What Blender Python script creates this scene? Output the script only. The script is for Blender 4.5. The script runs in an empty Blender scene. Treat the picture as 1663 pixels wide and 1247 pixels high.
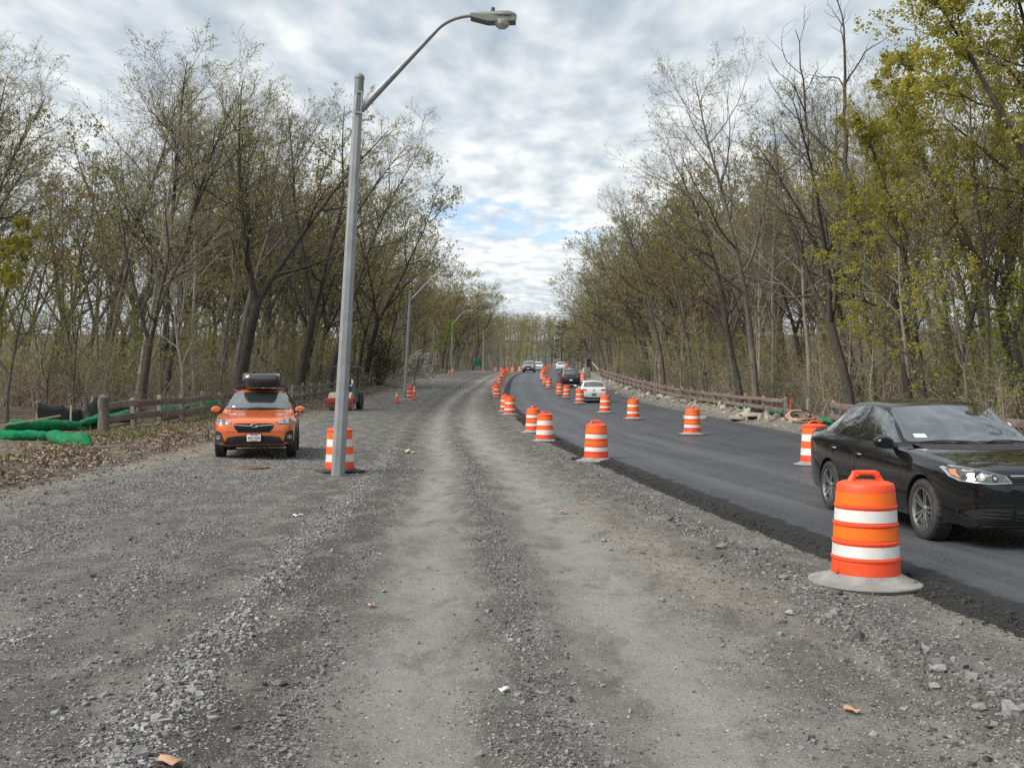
import bpy, bmesh, math, random
import numpy as np
from mathutils import Vector, Matrix
from mathutils.bvhtree import BVHTree

scene = bpy.context.scene
COL = scene.collection
R = math.radians

# ------------------------------------------------------------------ camera
F = 1590.0                      # focal length in pixels of the 1663 px wide photograph
EYE, HZ = 1.66, 634.0           # eye height in metres, row of the horizon
cam_d = bpy.data.cameras.new('camera')
cam = bpy.data.objects.new('camera', cam_d)
COL.objects.link(cam)
cam.location = (0, 0, EYE)
cam.rotation_euler = (R(90) + math.atan((HZ - 623.5) / F), 0, 0)
cam_d.sensor_width = 36
cam_d.lens = 36 * F / 1663
cam_d.clip_start = 0.05
cam_d.clip_end = 3000
scene.camera = cam

# ------------------------------------------------------------------ sky and sun
SUN_EL, SUN_AZ = 46.0, -118.0    # degrees; azimuth from +Y, negative towards -X
w = bpy.data.worlds.new('World')
scene.world = w
w.use_nodes = True
nt = w.node_tree
nt.nodes.clear()


class NT:
    """small wrapper to write node trees briefly"""
    def __init__(s, tree):
        s.t = tree
    def n(s, kind, **kw):
        nd = s.t.nodes.new(kind)
        for k, v in kw.items():
            if k.startswith('i_'):
                nd.inputs[k[2:].replace('_', ' ')].default_value = v
            else:
                setattr(nd, k, v)
        return nd
    def l(s, a, b):
        s.t.links.new(a, b)
    def put(s, sock, v):
        if hasattr(v, 'is_output'):
            s.l(v, sock)
        elif v is not None:
            sock.default_value = v
    def m(s, op, a, b=None, c=None, clamp=False):
        nd = s.t.nodes.new('ShaderNodeMath')
        nd.operation = op
        nd.use_clamp = clamp
        for i, v in enumerate((a, b, c)):
            s.put(nd.inputs[i], v)
        return nd.outputs[0]
    def mix(s, fac, a, b, blend='MIX'):
        nd = s.t.nodes.new('ShaderNodeMix')
        nd.data_type = 'RGBA'
        nd.blend_type = blend
        s.put(nd.inputs[0], fac)
        s.put(nd.inputs[6], a)
        s.put(nd.inputs[7], b)
        return nd.outputs[2]
    def ramp(s, fac, stops, interp='LINEAR'):
        nd = s.t.nodes.new('ShaderNodeValToRGB')
        nd.color_ramp.interpolation = interp
        el = nd.color_ramp.elements
        while len(el) < len(stops):
            el.new(0.5)
        for e, (p, c) in zip(el, stops):
            e.position = p
            e.color = (c, c, c, 1) if not isinstance(c, (tuple, list)) else (*c[:3], 1)
        s.put(nd.inputs[0], fac)
        return nd.outputs[0]
    def noise(s, vec, scale, detail=4, rough=0.5, dist=0.0):
        nd = s.t.nodes.new('ShaderNodeTexNoise')
        nd.inputs['Scale'].default_value = scale
        nd.inputs['Detail'].default_value = detail
        nd.inputs['Roughness'].default_value = rough
        nd.inputs['Distortion'].default_value = dist
        if vec is not None:
            s.l(vec, nd.inputs['Vector'])
        return nd.outputs[0]
    def voro(s, vec, scale, feature='F1', out='Distance', rand=1.0):
        nd = s.t.nodes.new('ShaderNodeTexVoronoi')
        nd.feature = feature
        nd.inputs['Scale'].default_value = scale
        nd.inputs['Randomness'].default_value = rand
        if vec is not None:
            s.l(vec, nd.inputs['Vector'])
        return nd.outputs[out]


def sky_nodes():
    N = NT(nt)
    out = N.n('ShaderNodeOutputWorld')
    sky = N.n('ShaderNodeTexSky')
    sky.sky_type = 'NISHITA'
    sky.sun_disc = False
    sky.sun_elevation = R(SUN_EL)
    sky.sun_rotation = R(SUN_AZ)
    bg_sky = N.n('ShaderNodeBackground')
    bg_sky.inputs[1].default_value = 0.085
    N.l(N.mix(1.0, sky.outputs[0], (1.05, 1.02, 1.0, 1), 'MULTIPLY'), bg_sky.inputs[0])
    tc = N.n('ShaderNodeTexCoord')
    sep = N.n('ShaderNodeSeparateXYZ')
    N.l(tc.outputs['Generated'], sep.inputs[0])
    x, y, z = sep.outputs
    zc = N.m('MAXIMUM', z, 0.03)
    px = N.m('DIVIDE', x, zc)
    py = N.m('DIVIDE', y, zc)
    cmb = N.n('ShaderNodeCombineXYZ')
    N.l(N.m('MULTIPLY', px, 0.90), cmb.inputs[0])
    N.l(N.m('MULTIPLY', py, 0.40), cmb.inputs[1])
    P = cmb.outputs[0]
    cells = N.noise(P, 7.6, 4.0, 0.5, 0.15)
    mid = N.noise(P, 2.3, 4.0, 0.55, 0.1)
    big = N.noise(P, 0.55, 2.0, 0.5)
    s1 = N.m('ADD', N.m('MULTIPLY', cells, 0.47), N.m('MULTIPLY', mid, 0.34))
    d = N.m('ADD', s1, N.m('MULTIPLY', big, 0.20))
    # clouds are thinner and brighter low in the sky and round the veiled sun
    el = N.m('ARCSINE', N.m('MINIMUM', N.m('MAXIMUM', z, 0.0), 1.0))
    low = N.m('EXPONENT', N.m('MULTIPLY', N.m('POWER', N.m('DIVIDE', N.m('SUBTRACT', el, 0.165), 0.105), 2.0), -1.0))
    sd = Vector((math.sin(R(SUN_AZ)) * math.cos(R(SUN_EL)), math.cos(R(SUN_AZ)) * math.cos(R(SUN_EL)), math.sin(R(SUN_EL))))
    dot = N.n('ShaderNodeVectorMath', operation='DOT_PRODUCT')
    N.l(tc.outputs['Generated'], dot.inputs[0])
    dot.inputs[1].default_value = sd
    glow = N.m('POWER', N.m('MAXIMUM', dot.outputs['Value'], 0.0), 9.0)
    d2 = N.m('ADD', d, N.m('ADD', N.m('MULTIPLY', low, 0.105), N.m('MULTIPLY', glow, 0.10)))
    col = N.ramp(d2, [(0.36, (0.33, 0.39, 0.445)), (0.48, (0.45, 0.505, 0.55)), (0.60, (0.64, 0.68, 0.70)),
                      (0.70, (0.84, 0.85, 0.80)), (0.80, (0.98, 0.965, 0.88))])
    bg_c = N.n('ShaderNodeBackground')
    bg_c.inputs[1].default_value = 0.58
    N.l(col, bg_c.inputs[0])
    # one long break in the cloud sheet ahead, and thin breaks elsewhere
    hx = N.m('DIVIDE', N.m('SUBTRACT', px, 0.02), 0.78)
    hy0 = N.m('SUBTRACT', py, N.m('ADD', 6.0, N.m('MULTIPLY', px, 0.55)))
    hy = N.m('DIVIDE', hy0, 0.85)
    r2 = N.m('ADD', N.m('POWER', N.m('ABSOLUTE', hx), 2.0), N.m('POWER', N.m('ABSOLUTE', hy), 2.0))
    hole = N.m('SUBTRACT', 1.0, r2)
    edge = N.noise(P, 4.5, 6, 0.6, 0.2)
    hole = N.m('ADD', hole, N.m('MULTIPLY', N.m('SUBTRACT', edge, 0.54), 6.0))
    hole = N.m('SMOOTH_MIN', hole, N.m('MULTIPLY', N.m('SUBTRACT', 2.4, r2), 2.0), 0.2)
    hm = N.ramp(hole, [(0.0, 0.0), (0.9, .95)])
    thin = N.ramp(N.m('ADD', N.m('MULTIPLY', cells, 0.6), N.m('MULTIPLY', mid, 0.4)), [(0.30, 0.5), (0.42, 0.0)])
    gap = N.m('MAXIMUM', hm, N.m('MULTIPLY', thin, 0.5), clamp=True)
    mx = N.n('ShaderNodeMixShader')
    N.l(gap, mx.inputs[0])
    N.l(bg_c.outputs[0], mx.inputs[1])
    N.l(bg_sky.outputs[0], mx.inputs[2])
    N.l(mx.outputs[0], out.inputs[0])


sky_nodes()
sun_d = bpy.data.lights.new('sun', 'SUN')
sun_d.energy = 2.2
sun_d.angle = R(40)
sun_d.color = (1.0, 0.95, 0.87)
sun = bpy.data.objects.new('sun', sun_d)
COL.objects.link(sun)
sun.rotation_euler = (R(90 - SUN_EL), 0, R(180 - SUN_AZ) )
sun.location = (-10, 20, 40)
scene.view_settings.view_transform = 'Standard'
scene.view_settings.look = 'None'
scene.view_settings.gamma = 1
scene.view_settings.use_curve_mapping = False
scene.view_settings.exposure = 1.22
scene.cycles.max_bounces = 6
scene.cycles.diffuse_bounces = 3
scene.cycles.glossy_bounces = 3
scene.cycles.transparent_max_bounces = 6
scene.cycles.use_denoising = False


# ------------------------------------------------------------------ helpers
def tag(o, label=None, cat=None, group=None, kind=None):
    if label: o['label'] = label
    if cat: o['category'] = cat
    if group: o['group'] = group
    if kind: o['kind'] = kind
    return o


def link(name, data, parent=None):
    o = bpy.data.objects.new(name, data)
    COL.objects.link(o)
    if parent is not None:
        o.parent = parent
    return o


def empty(name, loc, rz=0.0, rx=0.0, ry=0.0):
    o = link(name, None)
    o.empty_display_size = 0.2
    o.location = loc
    o.rotation_euler = (rx, ry, rz)
    return o


def copy_tree(o, parent=None):
    c = o.copy()
    COL.objects.link(c)
    if parent is not None:
        c.parent = parent
        c.matrix_parent_inverse = o.matrix_parent_inverse.copy()
    for ch in o.children:
        copy_tree(ch, c)
    return c


def np_mesh(name, V, faces, mats=(), midx=None, smooth=False):
    """faces: list of int arrays (m,k), k may differ between arrays"""
    me = bpy.data.meshes.new(name)
    V = np.asarray(V, dtype=np.float32)
    me.vertices.add(len(V))
    me.vertices.foreach_set('co', V.ravel())
    faces = [np.asarray(f, dtype=np.int32) for f in faces if len(f)]
    loops = np.concatenate([f.ravel() for f in faces])
    sizes = np.concatenate([np.full(len(f), f.shape[1], np.int32) for f in faces])
    starts = np.concatenate([[0], np.cumsum(sizes)[:-1]]).astype(np.int32)
    me.loops.add(len(loops))
    me.loops.foreach_set('vertex_index', loops)
    me.polygons.add(len(sizes))
    me.polygons.foreach_set('loop_start', starts)
    if midx is not None:
        me.polygons.foreach_set('material_index', np.asarray(midx, np.int32))
    me.polygons.foreach_set('use_smooth', np.full(len(sizes), bool(smooth)))
    for m in mats:
        me.materials.append(m)
    me.update(calc_edges=True)
    return me


def fattr(me, name, vals, kind='FLOAT'):
    a = me.attributes.new(name, kind, 'POINT')
    if kind == 'FLOAT':
        a.data.foreach_set('value', np.asarray(vals, np.float32))
    else:
        a.data.foreach_set('color', np.asarray(vals, np.float32).ravel())


class MB:
    """collects boxes, tubes, lathes ... and builds ONE mesh object"""
    def __init__(s):
        s.v, s.f = [], []
    def add(s, v, f):
        b = len(s.v)
        s.v += [tuple(p) for p in v]
        s.f += [tuple(i + b for i in q) for q in f]
        return s
    def box(s, c, size, rot=None, bev=0.0, taper=1.0):
        hx, hy, hz = (d / 2 for d in size)
        if bev <= 0:
            v = [(sx * hx * (taper if sz > 0 else 1), sy * hy * (taper if sz > 0 else 1), sz * hz) for sz in (-1, 1) for sy in (-1, 1) for sx in (-1, 1)]
            f = [(0, 2, 3, 1), (4, 5, 7, 6), (0, 1, 5, 4), (2, 6, 7, 3), (0, 4, 6, 2), (1, 3, 7, 5)]
        else:
            bm = bmesh.new()
            bmesh.ops.create_cube(bm, size=1)
            for p in bm.verts:
                k = taper if p.co.z > 0 else 1
                p.co = Vector((p.co.x * 2 * hx * k, p.co.y * 2 * hy * k, p.co.z * 2 * hz))
            bmesh.ops.bevel(bm, geom=bm.edges[:], offset=min(bev, hx * .9, hy * .9, hz * .9), segments=2, affect='EDGES', profile=0.6)
            bm.verts.index_update()
            v = [p.co.copy() for p in bm.verts]
            f = [tuple(q.index for q in fc.verts) for fc in bm.faces]
            bm.free()
        M = Matrix.Identity(3) if rot is None else (rot if isinstance(rot, Matrix) else __import__('mathutils').Euler(rot).to_matrix())
        c = Vector(c)
        return s.add([M @ Vector(p) + c for p in v], f)
    def tube(s, pts, radii, sides=8, caps=True, phase=0.0):
        pts = [Vector(p) for p in pts]
        if not hasattr(radii, '__len__'):
            radii = [radii] * len(pts)
        n = len(pts)
        v, f = [], []
        up = None
        for i, p in enumerate(pts):
            t = (pts[min(i + 1, n - 1)] - pts[max(i - 1, 0)])
            t = t.normalized() if t.length > 1e-9 else Vector((0, 0, 1))
            if up is None:
                ref = Vector((0, 1, 0)) if abs(t.y) < .9 else Vector((1, 0, 0))
                a = t.cross(ref).normalized()
            else:
                a = (up - t * up.dot(t)).normalized()
            up = a
            b = t.cross(a)
            for k in range(sides):
                th = 2 * math.pi * k / sides + phase
                v.append(p + (a * math.cos(th) + b * math.sin(th)) * radii[i])
        for i in range(n - 1):
            for k in range(sides):
                k2 = (k + 1) % sides
                f.append((i * sides + k, i * sides + k2, (i + 1) * sides + k2, (i + 1) * sides + k))
        if caps:
            f.append(tuple(range(sides - 1, -1, -1)))
            f.append(tuple((n - 1) * sides + k for k in range(sides)))
        return s.add(v, f)
    def lathe(s, prof, sides=24, axis='z', c=(0, 0, 0), close=True, squash=None):
        v, f = [], []
        n = len(prof)
        c = Vector(c)
        for (r, h) in prof:
            for k in range(sides):
                th = 2 * math.pi * k / sides
                x, y = r * math.cos(th), r * math.sin(th)
                p = Vector((x, y, h)) if axis == 'z' else (Vector((x, h, y)) if axis == 'y' else Vector((h, x, y)))
                v.append(p + c)
        for i in range(n - 1):
            for k in range(sides):
                k2 = (k + 1) % sides
                q = (i * sides + k, i * sides + k2, (i + 1) * sides + k2, (i + 1) * sides + k)
                f.append(q if axis != 'y' else q[::-1])
        if close:
            a = tuple(range(sides - 1, -1, -1))
            b = tuple((n - 1) * sides + k for k in range(sides))
            f += [a, b] if axis != 'y' else [a[::-1], b[::-1]]
        return s.add(v, f)
    def prism(s, outline, z0, z1, axis='z'):
        """outline of 2-D points extruded along an axis (x: points are (y,z))"""
        n = len(outline)
        def P(a, b, h):
            return (a, b, h) if axis == 'z' else ((h, a, b) if axis == 'x' else (a, h, b))
        v = [P(a, b, z0) for a, b in outline] + [P(a, b, z1) for a, b in outline]
        f = [tuple(range(n - 1, -1, -1)), tuple(range(n, 2 * n))]
        for i in range(n):
            j = (i + 1) % n
            f.append((i, j, n + j, n + i))
        return s.add(v, f)
    def mesh(s, name, mat, smooth=40):
        me = bpy.data.meshes.new(name)
        me.from_pydata([tuple(p) for p in s.v], [], s.f)
        bm = bmesh.new(); bm.from_mesh(me)
        bmesh.ops.recalc_face_normals(bm, faces=bm.faces[:])
        bm.to_mesh(me); bm.free()
        for m in (mat if isinstance(mat, (list, tuple)) else [mat]):
            me.materials.append(m)
        if smooth:
            me.polygons.foreach_set('use_smooth', np.ones(len(me.polygons), bool))
            me.set_sharp_from_angle(angle=R(smooth))
        me.update()
        return me
    def build(s, name, mat, parent=None, smooth=40, **kw):
        o = link(name, s.mesh(name, mat, smooth), parent)
        return tag(o, **kw) if kw else o


# ------------------------------------------------------------------ numpy noise
def _hash(ix, iy, seed):
    h = (ix.astype(np.int64) * 374761393 + iy.astype(np.int64) * 668265263 + seed * 982451653) & 0xFFFFFFFF
    h = ((h ^ (h >> 13)) * 1274126177) & 0xFFFFFFFF
    return ((h ^ (h >> 16)) & 0xFFFF) / 65535.0


def vnoise(x, y, seed=0):
    x = np.asarray(x, float); y = np.asarray(y, float)
    ix, iy = np.floor(x), np.floor(y)
    fx, fy = x - ix, y - iy
    fx = fx * fx * (3 - 2 * fx); fy = fy * fy * (3 - 2 * fy)
    a, b = _hash(ix, iy, seed), _hash(ix + 1, iy, seed)
    c, d = _hash(ix, iy + 1, seed), _hash(ix + 1, iy + 1, seed)
    return (a + (b - a) * fx) * (1 - fy) + (c + (d - c) * fx) * fy


def fbm(x, y, seed=0, oct=4):
    s, a, t = 0.0, 1.0, 0.0
    for o in range(oct):
        s = s + a * vnoise(x * 2 ** o, y * 2 ** o, seed + o * 17)
        t += a
        a *= 0.5
    return s / t


def sstep(a, b, x):
    t = np.clip((np.asarray(x, float) - a) / (b - a), 0, 1)
    return t * t * (3 - 2 * t)


def pchip(xk, yk):
    xk = np.asarray(xk, float); yk = np.asarray(yk, float)
    h = np.diff(xk); dl = np.diff(yk) / h
    d = np.zeros_like(yk)
    for i in range(1, len(xk) - 1):
        if dl[i - 1] * dl[i] > 0:
            w1, w2 = 2 * h[i] + h[i - 1], h[i] + 2 * h[i - 1]
            d[i] = (w1 + w2) / (w1 / dl[i - 1] + w2 / dl[i])
    d[0], d[-1] = dl[0], dl[-1]
    def f(x):
        x = np.asarray(x, float)
        xc = np.clip(x, xk[0], xk[-1])
        i = np.clip(np.searchsorted(xk, xc) - 1, 0, len(xk) - 2)
        t = (xc - xk[i]) / h[i]
        return ((1 + 2 * t) * (1 - t) ** 2 * yk[i] + t * (1 - t) ** 2 * h[i] * d[i]
                + t * t * (3 - 2 * t) * yk[i + 1] + t * t * (t - 1) * h[i] * d[i + 1])
    return f


# ------------------------------------------------------------------ lie of the land
cY = pchip([-80, 0, 6.8, 13, 21, 37, 58, 80, 103, 122, 145, 177, 232, 300, 400, 600, 900],
           [13, 4.4, 3.6, 2.9, 2.2, .9, -.1, -.48, -.35, .1, 1.1, 2.7, 5, 8, 11, 17, 26])
gY = pchip([-100, 0, 26, 35, 42.6, 49, 62, 71, 86, 98, 131.6, 144, 161, 181, 206, 232, 265, 320, 380, 430, 540, 720, 1000],
           [0, 0, 0.0, .12, .30, .45, .75, 1.05, 1.7, 2.2, 3.65, 4.1, 4.65, 5.15, 5.55, 6.0, 6.6, 7.5, 8.2, 8.7, 22, 38, 50])
uA = pchip([0, 4, 10, 23, 45, 69, 102, 200], [-4.4, -4.35, -4.1, -3.7, -3.75, -3.85, -3.3, -3.3])
uB = pchip([0, 4.3, 7.2, 12, 23, 62, 102, 200], [-3.15, -3.0, -2.8, -2.5, -2.4, -2.4, -2.2, -2.2])
uC = pchip([0, 4.5, 9.5, 12.6, 25, 200], [-5.7, -5.6, -5.42, -5.2, -5.0, -5.0])
uD = pchip([0, 5.8, 8.6, 20, 200], [-1.25, -1.17, -1.0, -.75, -.7])
ASPH_R = 8.8


def gauss(x, s):
    return np.exp(-(x / s) ** 2)


def masks(u, Y):
    """what the ground is made of: pale compacted dust, loose stone, tan dirt, dark damp fines"""
    n1 = fbm(u * 1.1 + 7, Y * .35, 3) - .5
    n2 = fbm(u * 4 + 3, Y * 1.2, 9) - .5
    n3 = fbm(u * .5 + 30, Y * .16 + 5, 21) - .5
    ww = .10 * (n1 + n2) * 2
    a = gauss(u - uA(Y) + ww, .34) ; b = gauss(u - uB(Y) - .08 + ww, .46)
    pale = np.clip(a * (1.0 + 1.2 * n2) + b * (1.0 + 1.2 * n2), 0, 1)
    pale = np.maximum(pale, .55 * sstep(.05, .25, n3 + .3 * n1) * sstep(-5.6, -6.4, u))
    ridge = (.60 * gauss(u - uC(Y) + ww * 1.2, .20) + .75 * gauss(u - (uA(Y) - .62) + ww, .13) * sstep(.0, .12, n1 + .05)
             + .42 * gauss(u - (uA(Y) + uB(Y)) / 2 + .02 + ww, .17) + 0.30 * gauss(u - uD(Y) + ww, .30)
             + .8 * gauss(u + 6.75 + ww * 3, .5) * sstep(-.12, .1, n1) + .6 * gauss(u + 8.3 + ww * 3, .8) * sstep(-.1, .15, n1)
             + .25)
    ridge = np.clip(ridge * (1 + 1.6 * n2) * (1 - .75 * pale), 0, 1)
    tan = np.clip(1.1 * gauss(u + 1.75 + ww, .42) * (.75 + 2 * n1) * (1 - .6 * sstep(20, 40, Y)) + 1.2 * sstep(-8.6, -10.2, u + 2.4 * n1) + .2 * gauss(u + .3, .35), 0, 1)
    tan = np.maximum(tan, 1.2 * gauss(u - 10.3, .8)); tan = np.clip(tan, 0, 1)
    dark = np.clip(1.1 * gauss(u - uC(Y) - .38 + ww, .30) + .8 * gauss(u - (uA(Y) + uB(Y)) / 2 + .02 + ww, .24) + .7 * gauss(u - uD(Y) + .25, .5)
                   + .5 * gauss(u - uC(Y) + .5 + ww, .35), 0, 1) * (1 - .8 * pale)
    return pale, ridge, tan, dark


def GZ(X, Y, fine=True):
    X = np.asarray(X, float); Y = np.asarray(Y, float)
    u = X - cY(Y)
    z = gY(Y) + .14 * sstep(-4, -9, u)
    z = z + .22 * sstep(-10.0, -11.4, u + .8 * (fbm(Y * .5, u * .3, 5) - .5)) * (.6 + .8 * fbm(u * .6, Y * .6, 12))
    far = sstep(-13, -18, u) + sstep(13, 18, u)
    z = z + far * (fbm(u * .12, Y * .12, 31) - .5) * .9
    z = z + np.where(u < -30, (-30 - u) * .015, 0) + np.where(u > 30, (u - 30) * .03, 0)
    z = z + .34 * gauss(u - 10.3, .75) * sstep(37, 42, Y) * (.5 + fbm(u * 1.2, Y * .6, 41))
    if fine:
        near = (u > -13) & (u < 12.5)
        p = .018 * (gauss(u - uA(Y), .35) + gauss(u - uB(Y), .35))
        r = .028 * gauss(u - uC(Y), .2) + .03 * gauss(u - (uA(Y) + uB(Y)) / 2, .3) + .035 * gauss(u - uD(Y), .35) + .012 * gauss(u - uA(Y) + .6, .18)
        n = .022 * (fbm(u * 2.2, Y * 1.4, 51) - .5) + .012 * (fbm(u * 9, Y * 7, 52, 3) - .5)
        z = z + np.where(near, (r - p + n), 0)
        bank = sstep(-9.8, -11, u)
        z = z + np.where(near, bank * .10 * (fbm(u * 3, Y * 3, 61) - .5) * 2, 0)
    return z


def gz(x, y):
    return float(GZ(x, y))


def az(x, y):
    """top of the asphalt"""
    return float(gY(y)) + .072


def at(px, s):
    """photo column and scale (pixels per metre) -> X, Y"""
    return (px - 831.5) / s, F / s

# ------------------------------------------------------------------ materials
def new_mat(name):
    m = bpy.data.materials.new(name)
    m.use_nodes = True
    m.node_tree.nodes.clear()
    N = NT(m.node_tree)
    out = N.n('ShaderNodeOutputMaterial')
    b = N.n('ShaderNodeBsdfPrincipled')
    N.l(b.outputs[0], out.inputs[0])
    return m, N, b, out


def simple(name, col, rough=.6, var=.18, scale=6.0, bump=0.0, bscale=None, metal=0.0, spec=.5, coat=0.0, dirt=None, dirt_amt=.4,
           objrand=0.0, rvar=.1, coat_r=.03, scuff=0.0):
    """a plain surface with uneven colour, gloss and, where asked, dirt patches and fine relief"""
    m, N, b, out = new_mat(name)
    tc = N.n('ShaderNodeTexCoord').outputs['Object']
    n1 = N.noise(tc, scale, 5, .6)
    lo = tuple(c * (1 - var) for c in col); hi = tuple(min(1, c * (1 + var)) for c in col)
    c = N.ramp(n1, [(.3, lo), (.7, hi)])
    if dirt is not None:
        n2 = N.noise(tc, scale * .45, 6, .65, .3)
        dm = N.ramp(n2, [(.5, 0), (.72, dirt_amt)])
        c = N.mix(dm, c, (*dirt, 1))
    if scuff:
        mp = N.n('ShaderNodeMapping'); mp.inputs['Scale'].default_value = (1, 1, 2.6); N.l(tc, mp.inputs[0])
        n3 = N.noise(mp.outputs[0], 11, 7, .78, .5)
        n4 = N.noise(tc, 2.2, 3, .6)
        k = N.m('MULTIPLY', N.ramp(n3, [(.56, 0), (.64, 1)]), N.ramp(n4, [(.40, .15), (.62, 1)]))
        oi2 = N.n('ShaderNodeObjectInfo')
        k = N.m('MULTIPLY', k, N.m('MULTIPLY_ADD', oi2.outputs['Random'], scuff * .8, scuff * .5), clamp=True)
        c = N.mix(k, c, (.16, .13, .11, 1))
    if objrand:
        oi = N.n('ShaderNodeObjectInfo')
        hs = N.n('ShaderNodeHueSaturation')
        N.l(c, hs.inputs['Color'])
        N.l(N.m('ADD', N.m('MULTIPLY', oi.outputs['Random'], objrand), 1 - objrand / 2), hs.inputs['Value'])
        c = hs.outputs[0]
    N.l(c, b.inputs['Base Color'])
    N.l(N.m('ADD', N.m('MULTIPLY', n1, rvar), rough - rvar / 2, clamp=True), b.inputs['Roughness'])
    b.inputs['Metallic'].default_value = metal
    b.inputs['Specular IOR Level'].default_value = spec
    b.inputs['Coat Weight'].default_value = coat
    b.inputs['Coat Roughness'].default_value = coat_r
    if bump:
        bp = N.n('ShaderNodeBump')
        bp.inputs['Strength'].default_value = 1
        bp.inputs['Distance'].default_value = bump
        N.l(N.noise(tc, bscale or scale * 5, 4, .6), bp.inputs['Height'])
        N.l(bp.outputs[0], b.inputs['Normal'])
    return m


def gravel_mat():
    m, N, b, out = new_mat('gravel')
    geo = N.n('ShaderNodeNewGeometry')
    P = geo.outputs['Position']
    at_ = lambda s: N.n('ShaderNodeAttribute', attribute_name=s).outputs['Fac']
    pale, loose, tan, dark = at_('pale'), at_('loose'), at_('tan'), at_('dark')
    # stones of two sizes seen as cells with their own shade
    v1 = N.n('ShaderNodeTexVoronoi'); v1.inputs['Scale'].default_value = 46; N.l(P, v1.inputs['Vector'])
    v2 = N.n('ShaderNodeTexVoronoi'); v2.inputs['Scale'].default_value = 105; N.l(P, v2.inputs['Vector'])
    sh = lambda v: N.n('ShaderNodeSeparateColor')
    s1 = N.n('ShaderNodeSeparateColor'); N.l(v1.outputs['Color'], s1.inputs[0])
    s2 = N.n('ShaderNodeSeparateColor'); N.l(v2.outputs['Color'], s2.inputs[0])
    st1 = N.ramp(s1.outputs[0], [(0, (.055, .055, .055)), (.45, (.15, .145, .14)), (.75, (.28, .272, .26)), (1, (.52, .505, .48))])
    st2 = N.ramp(s2.outputs[0], [(0, (.06, .058, .055)), (.5, (.145, .14, .132)), (1, (.50, .485, .455))])
    fn = N.noise(P, 9, 6, .7)
    big = N.noise(P, .8, 4, .6)
    fines = N.mix(N.ramp(fn, [(.3, 0.0), (.7, 1.0)]), (.050, .048, .045, 1), (.125, .121, .113, 1))
    fines = N.mix(N.ramp(big, [(.35, 0), (.65, .5)]), fines, (.10, .094, .085, 1))
    dk = N.mix(fn, (.027, .0245, .021, 1), (.070, .063, .054, 1))
    fines = N.mix(N.m('MULTIPLY', dark, .95), fines, dk)
    tn = N.mix(N.ramp(fn, [(.3, 0.0), (.7, 1.0)]), (.135, .115, .09, 1), (.24, .21, .168, 1))
    fines = N.mix(N.m('MULTIPLY', tan, .8), fines, tn)
    pl = N.mix(fn, (.17, .162, .147, 1), (.305, .293, .269, 1))
    fines = N.mix(N.m('MULTIPLY', pale, .78), fines, pl)
    sp = N.n('ShaderNodeSeparateXYZ'); N.l(P, sp.inputs[0]); cm = N.n('ShaderNodeCombineXYZ')
    N.l(sp.outputs[0], cm.inputs[0]); N.l(N.m('MULTIPLY', sp.outputs[1], .45), cm.inputs[1])
    mot = N.noise(cm.outputs[0], 2.6, 6, .68, .3)
    fines = N.mix(N.ramp(mot, [(.48, 0), (.64, .55)]), fines, (.23, .219, .199, 1))
    fines = N.mix(N.ramp(mot, [(.34, .55), (.47, 0)]), fines, (.052, .048, .042, 1))
    # where stone shows
    k1 = N.m('SUBTRACT', s1.outputs[1], N.m('SUBTRACT', .98, N.m('MULTIPLY', loose, .85)))
    k1 = N.m('MULTIPLY', N.ramp(k1, [(0, 0), (.04, 1)]), N.ramp(v1.outputs['Distance'], [(.30, 1), (.46, 0)]))
    k2 = N.m('SUBTRACT', s2.outputs[1], N.m('SUBTRACT', .60, N.m('MULTIPLY', loose, .5)))
    k2 = N.m('MULTIPLY', N.ramp(k2, [(0, 0), (.04, 1)]), N.ramp(v2.outputs['Distance'], [(.30, 1), (.5, 0)]))
    col = N.mix(N.m('MULTIPLY', k2, .8), fines, st2)
    col = N.mix(k1, col, st1)
    N.l(col, b.inputs['Base Color'])
    b.inputs['Roughness'].default_value = .9
    b.inputs['Specular IOR Level'].default_value = .3
    h = N.m('ADD', N.m('MULTIPLY', N.m('MULTIPLY', k1, N.m('SUBTRACT', .5, v1.outputs['Distance'])), .022),
            N.m('ADD', N.m('MULTIPLY', N.m('MULTIPLY', k2, N.m('SUBTRACT', .5, v2.outputs['Distance'])), .010),
                N.m('MULTIPLY', N.noise(P, 30, 5, .7), .012)))
    bp = N.n('ShaderNodeBump'); bp.inputs['Distance'].default_value = 1.0; bp.inputs['Strength'].default_value = .9
    N.l(h, bp.inputs['Height']); N.l(bp.outputs[0], b.inputs['Normal'])
    return m


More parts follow.
